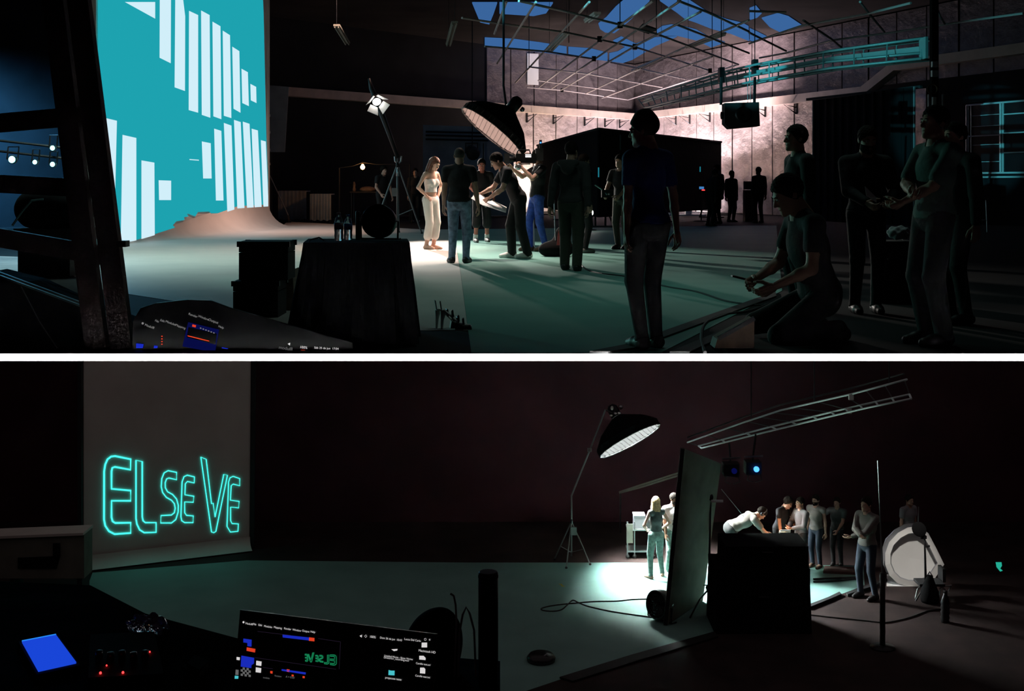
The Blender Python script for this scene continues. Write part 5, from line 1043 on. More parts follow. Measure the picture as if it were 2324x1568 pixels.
for i, (x, y, lx, m, lab) in enumerate(((1658, 1064, 1661, 'led_blue', 'black lamp fixture hung below the truss, left of two'), (1708, 1060, 1712, 'led_blue', 'black lamp fixture with a blue lens hung below the truss, right of two'))):
    D = 25; hf_ = thing('hung_fixture', P(x, y, D), lab, 'lamp'); c = P(x, y, D); q = MB(); q.box(c, (.30, .3, .24)); q.build('housing', 'black', hf_); q = MB(); q.lathe([(.05, 0), (.055, .05), (.03, .06)], c+Vector((.04, -.15, .0)), (0, -1, 0), 12); q.build('lens', m if i else 'ui_darkblue', hf_)
    q = MB(); q.tube([c+Vector((0, 0, .1)), P(x+10*i-3, 985+20*(1-i), D+.1)], .018, 6); q.build('hanger_pole', 'black_metal', hf_); q = MB(); q.bar(c+Vector((-.18, -.1, .22)), c+Vector((.18, -.1, .24)), .03, .03); q.build('hanger_bar', 'grey_metal', hf_)
    for sx in (-.1, .12): q = MB(); q.tube([c+Vector((sx, -.15, -.1)), c+Vector((sx*1.3, -.15, -.22)), c+Vector((sx*.2, -.15, -.26))], .01, 5); q.build('cable', 'rubber', hf_)

# white reflector dish and the stand in front of it
rd = thing('reflector_dish', FL(2060, 1331), 'large white round reflector leaning on the floor at the right of the lower studio', 'reflector'); D = FL(2060, 1331).y
pts = [(2085, 1194), (2060, 1197), (2038, 1209), (2018, 1230), (2009, 1255), (2009, 1282), (2019, 1306), (2036, 1323), (2060, 1331), (2095, 1331), (2122, 1312), (2143, 1281), (2126, 1246), (2107, 1210)]
ce2 = (2068, 1266)
def sc_(p, k): return (ce2[0]+(p[0]-ce2[0])*k, ce2[1]+(p[1]-ce2[1])*k)
lean_ = lambda x, y: D+ (1331-y)/F*D*.25
v_o = [P(x, y, lean_(x, y)) for x, y in pts]; v_i = [P(*sc_(p, .80), lean_(*sc_(p, .80))-.02) for p in pts]; v_b = [P(*sc_(p, .76), lean_(*sc_(p, .76))+.16) for p in pts]; cb_ = P(*ce2, lean_(*ce2)+.20)
K = len(pts); vs = v_o+v_i+v_b+[cb_]
q = MB(); q.add(vs, [(k, (k+1) % K, K+(k+1) % K, K+k) for k in range(K)]); q.build('outer_rim', 'white', rd)
q = MB(); q.add(vs, [(K+k, K+(k+1) % K, 2*K+(k+1) % K, 2*K+k) for k in range(K)]); q.build('recess_wall', 'dim_white', rd); q = MB(); q.add(vs, [(2*K+k, 2*K+(k+1) % K, 3*K) for k in range(K)]); q.build('dish', 'white', rd)  # recess wall greyed: the curled rim's shade is put into its colour
q = MB(); q.prism([p+Vector((0, .22, 0)) for p in v_o][::-1], (0, .03, 0)); q.build('backing', 'dim_white', rd)
q = MB(); q.prism([FL(2013, 1304, .004), FL(2120, 1304, .004), FL(2130, 1331, .004), FL(2012, 1331, .004)], (0, 0, .01)); q.build('base_sheet', 'white', rd)
gs = thing('grip_stand', FL(2102, 1362), 'black stand with a disc head in front of the white reflector', 'stand'); c = FL(2102, 1362)
q = MB(); q.tube([c+Vector((0, 0, .05)), P(2100, 1280, c.y), P(2098, 1205, c.y)], [.03, .022, .016], 8); q.build('column', 'black_metal', gs)
q = MB(); q.lathe([(.14, -.01), (.15, 0), (.14, .012)], P(2086, 1201, c.y), (.1, -.9, .45), 16); q.build('disc_head', 'black_cloth', gs); q = MB(); q.box(P(2096, 1219, c.y), (.11, .06, .06)); q.build('clamp', 'black_metal', gs); q = MB(); q.tube([P(2100, 1240, c.y), P(2110, 1239, c.y)], .02, 6); q.build('knob', 'black_metal', gs)
for f in (FL(2078, 1366), FL(2128, 1366), FL(2104, 1345)): q = MB(); q.tube([c+Vector((0, 0, .25)), (c+f)/2+Vector((0, 0, .17)), f+Vector((0, 0, .02))], .016, 6); q.build('leg', 'black_metal', gs)
sb = thing('sand_bag', FL(2104, 1372), 'dark sandbag hanging over the foot of the disc-headed stand', 'bag'); q = MB(); q.lathe([(.05, .52), (.09, .42), (.17, .22), (.19, .08), (.16, .0)], c+Vector((.03, -.12, .004)), n=14); q.build('bag_body', 'black_cloth', sb); q = MB(); q.tube([c+Vector((-.03, -.12, .5)), c+Vector((.03, -.12, .60)), c+Vector((.09, -.12, .5))], .012, 6); q.build('strap', 'black_cloth', sb)
ch = thing('chrome_chair', FL(2110, 1335), 'chrome tube chair with dark seat at the foot of the white reflector', 'chair'); c = FL(2115, 1356); 
for dx in (-.36, .10): q = MB(); q.tube([c+Vector((dx, -.1, .012)), c+Vector((dx+.05, -.08, .20)), c+Vector((dx+.12, -.05, .24)), c+Vector((dx+.28, 0, .24)), c+Vector((dx+.33, .3, .02))], .014, 6); q.build('leg', 'steel', ch)
q = MB(); q.box(c+Vector((-.02, .1, .27)), (.5, .4, .05)); q.build('seat', 'black', ch); q = MB(); q.box(c+Vector((.28, .25, .40)), (.06, .3, .26)); q.build('backrest', 'black', ch)
tp_ = thing('thin_pole', FL(2003, 1470), 'tall thin steel pole standing on the brown floor, lower right', 'pole'); c = FL(2003, 1470)
q = MB(); q.tube([c+Vector((0, 0, .03)), P(2003, 1300, c.y)], .05, 8); q.build('lower_tube', 'black', tp_); q = MB(); q.tube([P(2003, 1302, c.y), P(1999, 1200, c.y), P(1992, 1045, c.y)], [.016, .014, .010], 6); q.build('upper_tube', 'steel', tp_); q = MB(); q.lathe([(.22, .0), (.22, .02), (.06, .05)], c+Vector((0, 0, .002)), n=16); q.build('base', 'black_metal', tp_)
s3 = thing('thin_pole', FL(2086, 1290), 'short thin steel pole showing above the white reflector', 'pole'); c = FL(2082, 1296); q = MB(); q.tube([c+Vector((0, 0, .02)), P(2085, 1150, c.y)], .012, 6); q.build('tube', 'steel', s3); q = MB(); q.lathe([(.18, .0), (.18, .02), (.03, .04)], c+Vector((0, 0, .002)), n=12); q.build('base', 'black_metal', s3)
wbt = FL(2145, 1412); bb2 = thing('water_bottle', wbt, 'large dark ribbed water bottle on the floor at the lower right', 'bottle'); q = MB(); q.lathe([(.075, 0)]+[(.085 if k % 2 else .072, .05+k*.045) for k in range(9)]+[(.05, .48), (.03, .52), (.03, .55)], wbt, n=16); q.build('bottle_body', 'black_gloss', bb2); q = MB(); q.lathe([(.036, .545), (.036, .59)], wbt, n=10); q.build('cap', 'black', bb2)
ph = thing('lit_phone', P(2268, 1285, 25), 'small phone glowing green in the dark at the far lower right', 'phone'); c = P(2268, 1284, 25); q = MB(); q.box(c, (.13, .02, .17)); q.build('case', 'black', ph); q = MB(); q.prism([P(2260, 1276, 24.97), P(2273, 1276, 24.97), P(2274, 1284, 24.97), P(2270, 1290, 24.97), P(2276, 1295, 24.97), P(2270, 1297, 24.97), P(2262, 1287, 24.97)][::-1], (0, .01, 0)); q.build('display', 'phone_green', ph)
mon = thing('monitor_table', FL(1790, 1283), 'dark monitor table with small lit gear between the crew of the lower studio', 'table'); D = 26.5
a, b = P(1752, 1232, D), P(1800, 1232, D); q = MB(); q.box(((a.x+b.x)/2, D+.2, a.z), (b.x-a.x, .5, .04)); q.build('tabletop', 'black', mon)
for X in (a.x+.04, b.x-.04): q = MB(); q.tube([(X, D+.05, LOW), (X, D+.05, a.z)], .02, 6); q.build('leg', 'black_metal', mon); q = MB(); q.tube([(X, D+.4, LOW), (X, D+.4, a.z)], .02, 6); q.build('leg', 'black_metal', mon)
vd = thing('video_monitor', P(1781, 1217, D), 'small grey field monitor with dials on the dark table', 'monitor'); c = P(1781, 1217, D); q = MB(); q.box(c, (.22, .12, .20)); q.build('bezel', 'grey_metal', vd); q = MB(); q.box(c+Vector((0, -.065, .0)), (.16, .01, .12)); q.build('panel', 'flat_grey', vd); q = MB(); q.lathe([(.04, 0), (.04, .03)], c+Vector((-.17, -.05, .03)), (0, -1, 0), 12); q.build('dial', 'steel', vd); q = MB(); q.bar(c+Vector((-.11, -.05, .13)), c+Vector((.11, -.05, .13)), .03, .03); q.build('handle', 'white', vd)
rdo = thing('round_lid', FL(1228, 1512), 'dark round lid lying on the lower teal floor near the desk', 'lid'); q = MB(); c = FL(1228, 1500); q.lathe([(.24, 0), (.25, .06), (.20, .12), (.05, .13)], c+Vector((0, 0, .003)), n=20); q.build('lid_body', 'black_gloss', rdo); q = MB(); q.tube([c+Vector((.05, -.1, .12)), c+Vector((.10, -.1, .16)), c+Vector((.15, -.1, .10))], .012, 6); q.build('handle', 'dim_white', rdo)
tpe = thing('tape_mark', FL(1275, 1327), 'small yellow tape cross on the lower teal floor', 'tape')
for d_ in (-6, 6): q = MB(); q.prism([FL(1270+d_*.4, 1325, .004), FL(1273+d_*.4, 1325, .004), FL(1280-d_*.4, 1331, .004), FL(1277-d_*.4, 1331, .004)], (0, 0, .003)); q.build('tape_strip', 'yellow_cloth', tpe)

# ------------------------------------------------------------------ operator's desk under the camera
DZ = .22
dk = thing('operator_desk', (-.8, 2.4, -.55), 'black operator desk in the near lower left corner', 'desk')
def PD(x, y, z=DZ): D = F*(EYE-z)/(y-HOR); return Vector(((x-1162)/F*D, D, z))
q = MB(); q.prism([PD(-80, 1316), PD(205, 1328), PD(330, 1392), PD(545, 1450), PD(1000, 1490), PD(1135, 1500), PD(1135, 2050), PD(-80, 2050)][::-1], (0, 0, -.03)); q.build('desktop', 'black_cloth', dk)
for x, y in ((-40, 1360), (1100, 1540), (1100, 1990), (-40, 1990)): p = PD(x, y); q = MB(); q.tube([(p.x, p.y, -.55), (p.x, p.y, DZ-.03)], .02, 6); q.build('leg', 'black_metal', dk)
lp = thing('open_laptop', (-.32, 2.25, DZ+.002), 'open laptop with mirrored green lettering on its screen, on the operator desk', 'laptop')
# screen plane: near the camera, right side a little closer
S0 = P(545, 1384, 2.36); S1 = P(992, 1438, 2.232); su2 = (S1-S0); SWd = su2.length; su2 = Vector((su2.x, su2.y, 0)).normalized(); S1 = S0+su2*SWd*.995
sn2 = Vector((su2.y, -su2.x, 0)); sd = Vector((0, 0, -1))*.985+sn2*.17                     # down the screen, slightly toward the viewer
def onQ(x, y, off=0.0):
    n = su2.cross(sd).normalized(); n = -n if n.y > 0 else n; a = S0+n*off; d = Vector(((x-1162)/F, 1, -(y-HOR)/F)); o_ = Vector((0, 0, EYE)); t = (a-o_).dot(n)/d.dot(n); return o_+d*t
nq = su2.cross(sd).normalized(); nq = -nq if nq.y > 0 else nq
Hs = (S0.z-(DZ+.02))/.985
q = MB(); q.prism([S0, S1, S1+sd*Hs, S0+sd*Hs], -nq*.008); q.build('screen_lid', 'black_gloss', lp)
q = MB(); q.prism([S0+sd*Hs+Vector((0, 0, -.014)), S1+sd*Hs+Vector((0, 0, -.014)), S1+sd*Hs+sn2*.24+Vector((0, 0, -.014)), S0+sd*Hs+sn2*.24+Vector((0, 0, -.014))], (0, 0, .014)); q.build('laptop_base', 'black', lp)
qn = lambda d: (lambda x, y: onQ(x, y, d))
def ui2(poly, m, name='screen_panel', d=.0012): q = MB(); q.prism([onQ(x, y, d) for x, y in poly], -nq*.001); return q.build(name, m, lp)
Rq = Matrix((su2, -sd.normalized(), nq)).transposed()
def tx(s, x, y, size, m='ui_white', flip=False, ang=0): return text('menu_text', s, onQ(x, y, .002), Rq @ Matrix.Rotation(math.radians(ang), 3, 'Z'), size, m, lp, flip)
Z4 = lambda pts: [(530+a/4.945, 1370+b/4.945) for a, b in pts]
for s, x, y in (('\u25cf', 98, 217), ('Modul8', 133, 230), ('File', 217, 238), ('Edit', 277, 247), ('Modules', 340, 260), ('Mapping', 450, 272), ('Render', 565, 286), ('Window', 660, 300), ('Output', 768, 312), ('Help', 862, 322)):
    (px_, py_), = Z4([(x, y)]); tx(s, px_, py_, .0050, ang=-1)
for s, x, y in (('\u25c4', 1412, 374), ('\u25c7', 1465, 376), ('100%', 1525, 380), ('Dom 26 de jun  10:43', 1642, 390), ('Lucca Del Carlo', 1915, 405), ('\u25cb', 2135, 412), ('\u2261', 2190, 416)):
    (px_, py_), = Z4([(x, y)]); tx(s, px_, py_, .0056 if len(s) < 8 else .0048)
for pts, m in (([(550, 348), (850, 380), (845, 412), (552, 378)], 'ui_blue'), ([(848, 378), (905, 385), (905, 422), (845, 416)], 'ui_red'), ([(110, 392), (200, 405), (198, 482), (155, 476), (155, 440), (110, 434)], 'ui_blue'), ([(148, 490), (242, 508), (238, 547), (146, 528)], 'ui_red'),
               ([(88, 583), (228, 608), (226, 672), (198, 690), (196, 722), (80, 705)], 'ui_blue'), ([(34, 598), (68, 603), (66, 634), (34, 630)], 'ui_white'), ([(255, 640), (312, 650), (308, 698), (253, 690)], 'ui_white'), ([(250, 714), (308, 724), (304, 775), (248, 768)], 'ui_white'),
               ([(540, 735), (808, 772), (806, 794), (540, 752)], 'ui_blue'), ([(597, 735), (626, 740), (625, 768), (597, 762)], 'ui_red'), ([(2112, 437), (2170, 437), (2170, 490), (2110, 490)], 'ui_white'), ([(2084, 585), (2130, 585), (2154, 610), (2152, 632), (2084, 626)], 'ui_white'), ([(2094, 718), (2135, 718), (2150, 735), (2148, 785), (2092, 780)], 'ui_white'),
               ([(1740, 745), (1765, 752), (1805, 752), (1804, 804), (1738, 800)], 'ui_cyan'), ([(1772, 512), (1838, 508), (1835, 525), (1800, 532)], 'ui_white'), ([(14, 808), (52, 812), (50, 842), (12, 842)], 'ui_cyan'), ([(24, 740), (54, 744), (52, 800), (20, 798)], 'ui_grey'), ([(412, 755), (436, 758), (434, 785), (412, 780)], 'ui_red'), ([(652, 795), (672, 798), (672, 816), (652, 814)], 'ui_red'), ([(775, 812), (796, 815), (796, 836), (775, 834)], 'ui_red')):
    ui2(Z4(pts), m, 'screen_panel' if m != 'ui_white' else 'screen_icon')
ck = MB()
for i in range(5):
    for j in range(4):
        if (i+j) % 2:
            x0, y0 = 80+i*22, 712+j*24+i*3; ck.prism([onQ(*p, .0012) for p in Z4([(x0, y0), (x0+22, y0+3), (x0+22, y0+27), (x0, y0+24)])], -nq*.001)
ck.build('checker_swatch', 'ui_grey', lp)['kind'] = 'stuff'
for a, b in (((270, 310), (640, 355)), ((950, 390), (1200, 428)), ((1200, 428), (1185, 735)), ((240, 605), (1150, 735)), ((330, 715), (440, 730))):
    (x0, y0), (x1, y1) = Z4([a, b]); q = MB(); q.tube([onQ(x0, y0, .0016), onQ(x1, y1, .0016)], .0003, 4); q.build('frame_line', 'ui_line', lp)
for s, x, y, sz in (('Macintosh HD', 2075, 535, .0055), ('Camille test.avi', 2045, 676, .0045), ('Camille test.txt', 2038, 815, .0045), ('projecoes teste', 1700, 838, .005), ('Untitled Movie - Show Vitrine', 1690, 592, .0045), ('Diretorio1_recording.mov', 1685, 612, .0045), ('modules', 330, 835, .004), ('A = 0.00', 585, 828, .005), ('Rotation', 460, 815, .004)):
    (px_, py_), = Z4([(x, y)]); tx(s, px_, py_, sz, 'ui_white' if x > 1600 else 'ui_grey')
# mirrored green lettering in the preview window
GX = lambda a, b: Z4([(1155-(a-830)/(2035-830)*355-(0), 570+(b-850)/690*115-(a-830)/1205*45+8)])[0]
for pts, w in letters:
    q = MB(); q.tube([onQ(*GX(a, b), .0016) for a, b in pts], .00075, 4, closed=True); q.build('preview_letter', 'ui_green', lp)
# blue lit pad, controller lights, card and the rest of the desk
bpd = thing('touch_pad', PD(110, 1480), 'glowing blue square pad on the left of the operator desk', 'pad'); qd = [PD(x, y, DZ+.012) for x, y in ((50, 1455), (127, 1440), (173, 1502), (87, 1521))]
q = MB(); q.prism(qd[::-1], (0, 0, -.004)); q.build('display', 'pad_blue', bpd); q = MB(); cc = sum(qd, Vector())/4; q.prism([cc+(p-cc)*1.15+Vector((0, 0, -.0035)) for p in qd][::-1], (0, 0, -.0085)); q.build('casing', 'black', bpd); q = MB(); q.bar(qd[0], qd[1], .003, .003); q.build('lit_edge', 'pad_edge', bpd)
mc = thing('light_controller', PD(285, 1505), 'black controller box with red lights on the operator desk', 'controller'); q = MB(); q.prism([PD(x, y, DZ+.004) for x, y in ((205, 1468), (350, 1462), (372, 1560), (200, 1570))][::-1], (0, 0, .028)); q.build('casing', 'black', mc)
for x, y, r in ((242, 1510, .0017), (228, 1527, .0026), (279, 1526, .0026), (340, 1479, .0017)): q = MB(); q.ball(PD(x, y, DZ+.034), r, 8, 6); q.build('indicator', 'led_red', mc)
for k in range(5): q = MB(); q.lathe([(.008, 0), (.007, .012), (.005, .013)], PD(225+k*26, 1490+k % 2*4, DZ+.032), n=10); q.build('knob', 'black_gloss', mc)
cd = thing('green_card_box', PD(445, 1507), 'small green-lit card box left of the lower laptop', 'box'); q = MB(); q.prism([PD(x, y, DZ+.02) for x, y in ((442, 1486), (475, 1499), (452, 1520), (424, 1504))][::-1], (0, 0, -.018)); q.build('card_top', 'dark_green', cd); q = MB(); q.prism([PD(x, y, DZ+.012) for x, y in ((420, 1506), (450, 1522), (444, 1528), (414, 1513))][::-1], (0, 0, -.008)); q.build('card_edge', 'dark_green', cd)
pc = thing('crumpled_wrapper', PD(335, 1420), 'crumpled clear wrapper at the far edge of the operator desk', 'wrapper')
def crp(p): return d_ell(p, V3(0, 0, 0), V3(.045, .03, .02))+.008*np.sin(p[..., 0]*150)*np.sin(p[..., 1]*170+p[..., 2]*120)
hv, hf = nets(crp, V3(-.07, -.06, -.04), V3(.07, .06, .05), .004); hv[:, 2] = np.maximum(hv[:, 2], -.018); c = PD(335, 1418, DZ+.021); o = bpy.data.objects.new('wrapper_film', np_mesh('wrapper_film', hv+np.array(c), hf, 'plastic_clear', False)); C.objects.link(o); o.parent = pc; o.matrix_parent_inverse = pc.matrix_basis.inverted()
tb2 = thing('black_tube', PD(1108, 1552, DZ), 'upright black tube standing at the right end of the operator desk', 'tube'); c = PD(1108, 1556, DZ+.001); D = c.y; tz = EYE-(1297-HOR)/F*D-c.z; rr = 22.5/F*D
q = MB(); q.lathe([(rr, 0), (rr, tz*.985), (rr*.93, tz), (rr*.8, tz)], c, n=24); q.build('tube_body', 'black_gloss', tb2); q = MB(); q.lathe([(rr*1.03, tz*.95), (rr*1.03, tz*.97)], c, n=24); q.build('lip', 'black', tb2)
bg2 = thing('camera_bag', PD(980, 1520, DZ), 'black domed bag behind the lower laptop, left of the black tube', 'bag')
def dome(p): return smin(d_ell(p, V3(0, 0, .035), V3(.058, .05, .085)), d_ell(p, V3(.022, 0, .075), V3(.04, .04, .055)), .03)
hv, hf = nets(dome, V3(-.08, -.08, -.06), V3(.09, .08, .16), .006); hv[:, 2] = np.maximum(hv[:, 2], .001); c = PD(978, 1524, DZ); o = bpy.data.objects.new('bag_body', np_mesh('bag_body', hv+np.array(c), hf, 'black_cloth')); C.objects.link(o); o.parent = bg2; o.matrix_parent_inverse = bg2.matrix_basis.inverted()
Dc = c.y
for pts, lab in (([(1022, 1347), (1030, 1352), (1034, 1372), (1036, 1410), (1034, 1460), (1031, 1515)], 'pale bent cable beside the domed bag, left of the pair'), ([(1040, 1515), (1042, 1440), (1050, 1395), (1058, 1378), (1066, 1392), (1076, 1430), (1080, 1515)], 'pale arched cable between the domed bag and black tube')):
    q = MB(); q.tube([P(x, y, Dc-.05) if y < 1500 else PD(x, 1535, DZ+.003) for x, y in pts], .0022, 6); o = q.build('desk_cable', 'cyc_grey'); tag(o, lab, 'cable')
# ------------------------------------------------------------------ people on the upper stage
def base(x, yf, lower=False): return (FL if lower else FU)(x, yf)
def hgt(yt, yf, lower=False): D = base(0, yf, lower).y; return (yf-yt)*D/F
mp = person(base(977, 566), hgt(356, 566), 50, 'barefoot model in white strapless top and white culottes, long auburn hair, hands on hips', 'pale_skin', 'white_top', 'white_culottes', None, 'long', 'auburn_hair', head=(8, 26, 0), hands=((-.155, -.07, 1.00), (.155, -.05, 1.00)), poles=((-1, .35, -.1), (1, .35, -.1)), thumbs=((0, .3, 1), (0, .3, 1)), sleeve=0, strapless=True, hemline=.60, wide=.004, flare=.016, fem=True, h=.012, face=True, feet=((-.07, .02), (.07, -.03)), lean=4, side=-2, toes=(5, 10))
person(base(1044, 597), hgt(337, 597), 172, 'man with shaved head seen from behind in black t-shirt and blue jeans', 'skin', 'black_shirt', 'jeans', 'black_shoe', 'shaved', 'grey_hair', hands=((-.30, .0, .78), (.27, -.08, .86)), sleeve=.5, h=.012, toes=(-10, 25), feet=((-.09, -.04), (.12, .02)), bulk=1.04, head=(12, 6, 0))
person(base(1090, 550), hgt(362, 550), 12, 'laughing man in black t-shirt and dark shorts with white socks, facing the camera', 'flushed_skin', 'black_shirt', 'black_trousers', 'grey_shoe', 'short', hands=((-.12, -.30, 1.02), (.26, -.16, .92)), poles=((-.6, .6, -.4), (.6, .8, 0)), sleeve=.55, hemline=.28, wide=.02, sock='white_sock', face=True, head=(-10, 10, 0), feet=((-.12, -.12), (.16, .06)), h=.013)
lm = person(base(1177, 586), 1.80, -78, 'man in black leaning forward with a white board in his hands, pale shoes', 'skin', 'black_shirt', 'black_trousers', 'white_shoe', 'short', lean=27, head=(-6, 6, 0), hands=((-.16, -.58, 1.02), (.14, -.50, .96)), poles=((-.6, .5, -.8), (.6, .5, -.8)), hpose=('hold', 'hold'), thumbs=((.5, -.3, .6), (-.5, -.3, .6)), sleeve=.55, h=.012, feet=((-.12, -.10), (.12, .10)), wide=.012, face=True)
c = (Vector(lm['wr'][0])+Vector(lm['wr'][1]))/2
wbd = thing('white_board_sheet', c, 'white storyboard sheets held by the leaning man in black', 'sheet')
D = c.y-.06; q = MB(); q.prism([P(1069, 450, D-.35), P(1084, 434, D+.25), P(1114, 457, D+.25), P(1103, 470, D-.35)], (0, .0, -.006)); q.build('sheet', 'paper', wbd); q = MB(); q.prism([P(1095, 465, D-.35), P(1117, 454, D+.25), P(1150, 470, D+.25), P(1148, 482, D-.35)], (0, 0, -.006)); q.build('sheet', 'paper', wbd)
cm = person(base(1219, 570), 1.82, -72, 'cameraman with a film camera on his shoulder, dark shirt and bright blue jeans', 'skin', 'black_shirt', 'bright_jeans', 'wood_box', 'short', hands=((-.06, -.42, 1.42), (.20, -.34, 1.44)), poles=((-.3, -.2, -1), (.5, -.1, -1)), hpose=('grip', 'grip'), sleeve=.5, h=.013, head=(0, 8, 0), feet=((-.08, -.12), (.10, .10)), lean=-4)
D = cm['head'][1]-.22; fcm = thing('film_camera', P(1185, 365, D), 'shoulder-mounted film camera with lens and handles, held by the cameraman', 'camera'); cc = P(1186, 366, D)
q = MB(); q.box(cc+Vector((.06, 0, .05)), (.36, .16, .17)); q.build('camera_body', 'black_metal', fcm); q = MB(); q.lathe([(.05, 0), (.055, .10), (.07, .14), (.06, .145)], cc+Vector((-.12, 0, .04)), (-1, 0, -.05), 16); q.build('lens', 'black_gloss', fcm)
q = MB(); q.box(cc+Vector((-.28, 0, .05)), (.10, .22, .18)); q.build('matte_box', 'black', fcm); q = MB(); q.lathe([(.055, -.03), (.06, 0), (.045, .02)], cc+Vector((-.08, -.11, -.10)), (0, -1, 0), 16); q.build('focus_ring', 'steel', fcm); q = MB(); q.tube([cc+Vector((-.15, -.05, -.05)), cc+Vector((.14, -.05, -.05))], .012, 6); q.build('rod', 'steel', fcm)
q = MB(); q.box(cc+Vector((.10, -.085, .11)), (.10, .01, .018)); q.box(cc+Vector((.10, -.085, .08)), (.10, .01, .018)); q.build('display_lines', 'led_white', fcm)['kind'] = 'stuff'
q = MB(); q.box(cc+Vector((.30, 0, .12)), (.14, .14, .22)); q.build('battery', 'black', fcm); q = MB(); q.tube([cc+Vector((-.1, 0, .14)), cc+Vector((-.08, 0, .20)), cc+Vector((.12, 0, .20)), cc+Vector((.14, 0, .14))], .014, 6); q.build('top_handle', 'black_metal', fcm); q = MB(); q.box(cc+Vector((.32, -.05, .30)), (.05, .05, .16)); q.build('transmitter', 'black', fcm); q = MB(); q.ball(cc+Vector((.32, -.08, .33)), .014, 6, 4); q.build('indicator', 'led_blue', fcm)
hd = person(base(1292, 615), hgt(324, 615), 165, 'tall man seen from behind in a charcoal hoodie and grey trousers', 'skin', 'charcoal_hoodie', 'khaki', 'black_shoe', 'short', sleeve=1.1, hands=((-.28, .05, .80), (.28, .02, .80)), h=.012, bulk=1.02, feet=((-.11, .0), (.10, -.18)), wide=.01, head=(-18, 4, 0))
hv, hf = nets(lambda p: smin(d_cone(p, V3(-.11, .03, 0), V3(.11, .03, 0), .045, .045), d_ell(p, V3(0, .075, -.06), V3(.10, .045, .10)), .04), V3(-.2, -.1, -.2), V3(.2, .2, .1), .012); hd['child']('hood', hv+V3(0, .035, 1.475), hf, 'charcoal_hoodie')
person(base(1323, 574), 1.72, 120, 'person in dark clothes half hidden behind the hooded man', 'skin', 'black_shirt', 'black_trousers', 'grey_shoe', 'short', sleeve=1.1, h=.018)
gm = person(base(1412, 566), 1.74, -35, 'crew member in khaki trousers holding gear, half hidden behind the woman in blue', 'skin', 'black_shirt', 'khaki', 'black_shoe', 'short', sleeve=.5, hands=((-.16, -.34, 1.02), (.14, -.34, 1.0)), hpose=('grip', 'grip'), h=.016, lean=5)
c = Vector(gm['wr'][0]); hg = thing('hand_rig', c, 'small black camera rig with a pale strap in the hands of the khaki-trousered crew member', 'rig'); q = MB(); q.box(c+Vector((.03, -.12, .02)), (.22, .14, .14)); q.build('rig_body', 'black_metal', hg); q = MB(); q.tube([c+Vector((-.20, -.14, .18)), c+Vector((-.08, -.15, .10)), c+Vector((.02, -.19, .0))], .016, 6); q.build('strap', 'teal_tint', hg); q = MB(); q.ball(c+Vector((.05, -.2, .02)), .025, 8, 6); q.build('lens', 'steel', hg)
wb_ = person((P(1470, 415, 9.55).x, 9.55, 0), 1.735, 205, 'woman close by seen from behind with hair pinned up, blue top, black trousers', 'pale_skin', 'blue_shirt', 'black_trousers', 'black_shoe', 'bun', fem=True, sleeve=.62, hands=((-.25, .03, .80), (.22, .06, .82)), h=.010, bulk=.98, head=(45, 10, 0), feet=((-.06, .0), (.08, .03)), face=True)
person((P(1812, 415, 12.3).x, 12.3, 0), 1.77, -80, 'man in black standing in profile behind the crouching man, looking left', 'skin', 'black_shirt', 'black_trousers', 'black_shoe', 'short', sleeve=1.1, h=.012, face=True)
sm = person((P(1788, 415, 10.05).x, 10.05, 0), 2.12, -82, 'crouching man in dark t-shirt looking down at a phone, near right', 'skin', 'black_shirt', 'black_trousers', 'black_shoe', 'short', lean=14, head=(0, 14, 0), hip=(0, .22, .27), feet=((-.13, .25), (.13, .27)), knees=((-.15, -1, .0), (.15, -1, .0)), hands=((-.12, -.17, .39), (.12, -.12, .36)), poles=((-.7, .5, -.5), (.7, .5, -.5)), hpose=('hold', 'relaxed'), thumbs=((.3, -.4, 1), None), sleeve=.5, h=.011, face=True)
c = Vector(sm['wr'][0])+Vector((-.12, -.03, .0)); phn = thing('mobile_phone', c, 'dark phone held by the crouching man', 'phone'); R = Matrix.Rotation(math.radians(14), 3, 'Y'); q = MB(); q.box(c, (.17, .085, .012), R); q.build('phone_body', 'black_gloss', phn); q = MB(); q.box(c+Vector((0, 0, .008)), (.15, .075, .004), R); q.build('display', 'wood_box', phn)
bm_ = person((P(1965, 415, 12.1).x, 12.1, 0), 1.75, 0, 'bearded man in black facing the camera and reading a lit paper', 'skin', 'black_shirt', 'black_trousers', 'black_shoe', 'short', extra='beard', head=(4, 14, 0), hands=((-.08, -.30, 1.05), (.16, -.26, 1.06)), hpose=('hold', 'hold'), sleeve=1.1, h=.012, face=True)
c = Vector(bm_['wr'][0])+Vector((.02, -.07, .02)); pp3 = thing('folded_paper', c, 'pale folded paper held by the bearded man', 'paper'); q = MB(); q.prism([c+Vector(v_) for v_ in ((-.05, .0, .13), (.04, -.04, .03), (.04, -.06, -.02), (-.045, -.03, .04))], (.0, .006, .0)); q.build('sheet', 'paper', pp3)
ca = person((P(2118, 415, 9.75).x, 9.75, 0), 1.80, -72, 'man in green-lit t-shirt with folded arms looking left, near right', 'skin', 'green_lit_shirt', 'black_trousers', 'black_shoe', 'short', hands=((.07, -.23, 1.12), (-.07, -.20, 1.06)), poles=((-1, .1, -.25), (1, .1, -.25)), hpose=('hold', 'hold'), sleeve=.75, h=.010, face=True, lean=-3, wide=.01)
person((P(2172, 415, 11.2).x, 11.2, 0), 1.745, -70, 'man in black standing behind the man with folded arms', 'skin', 'black_shirt', 'black_trousers', 'black_shoe', 'short', sleeve=1.1, h=.014, face=True)
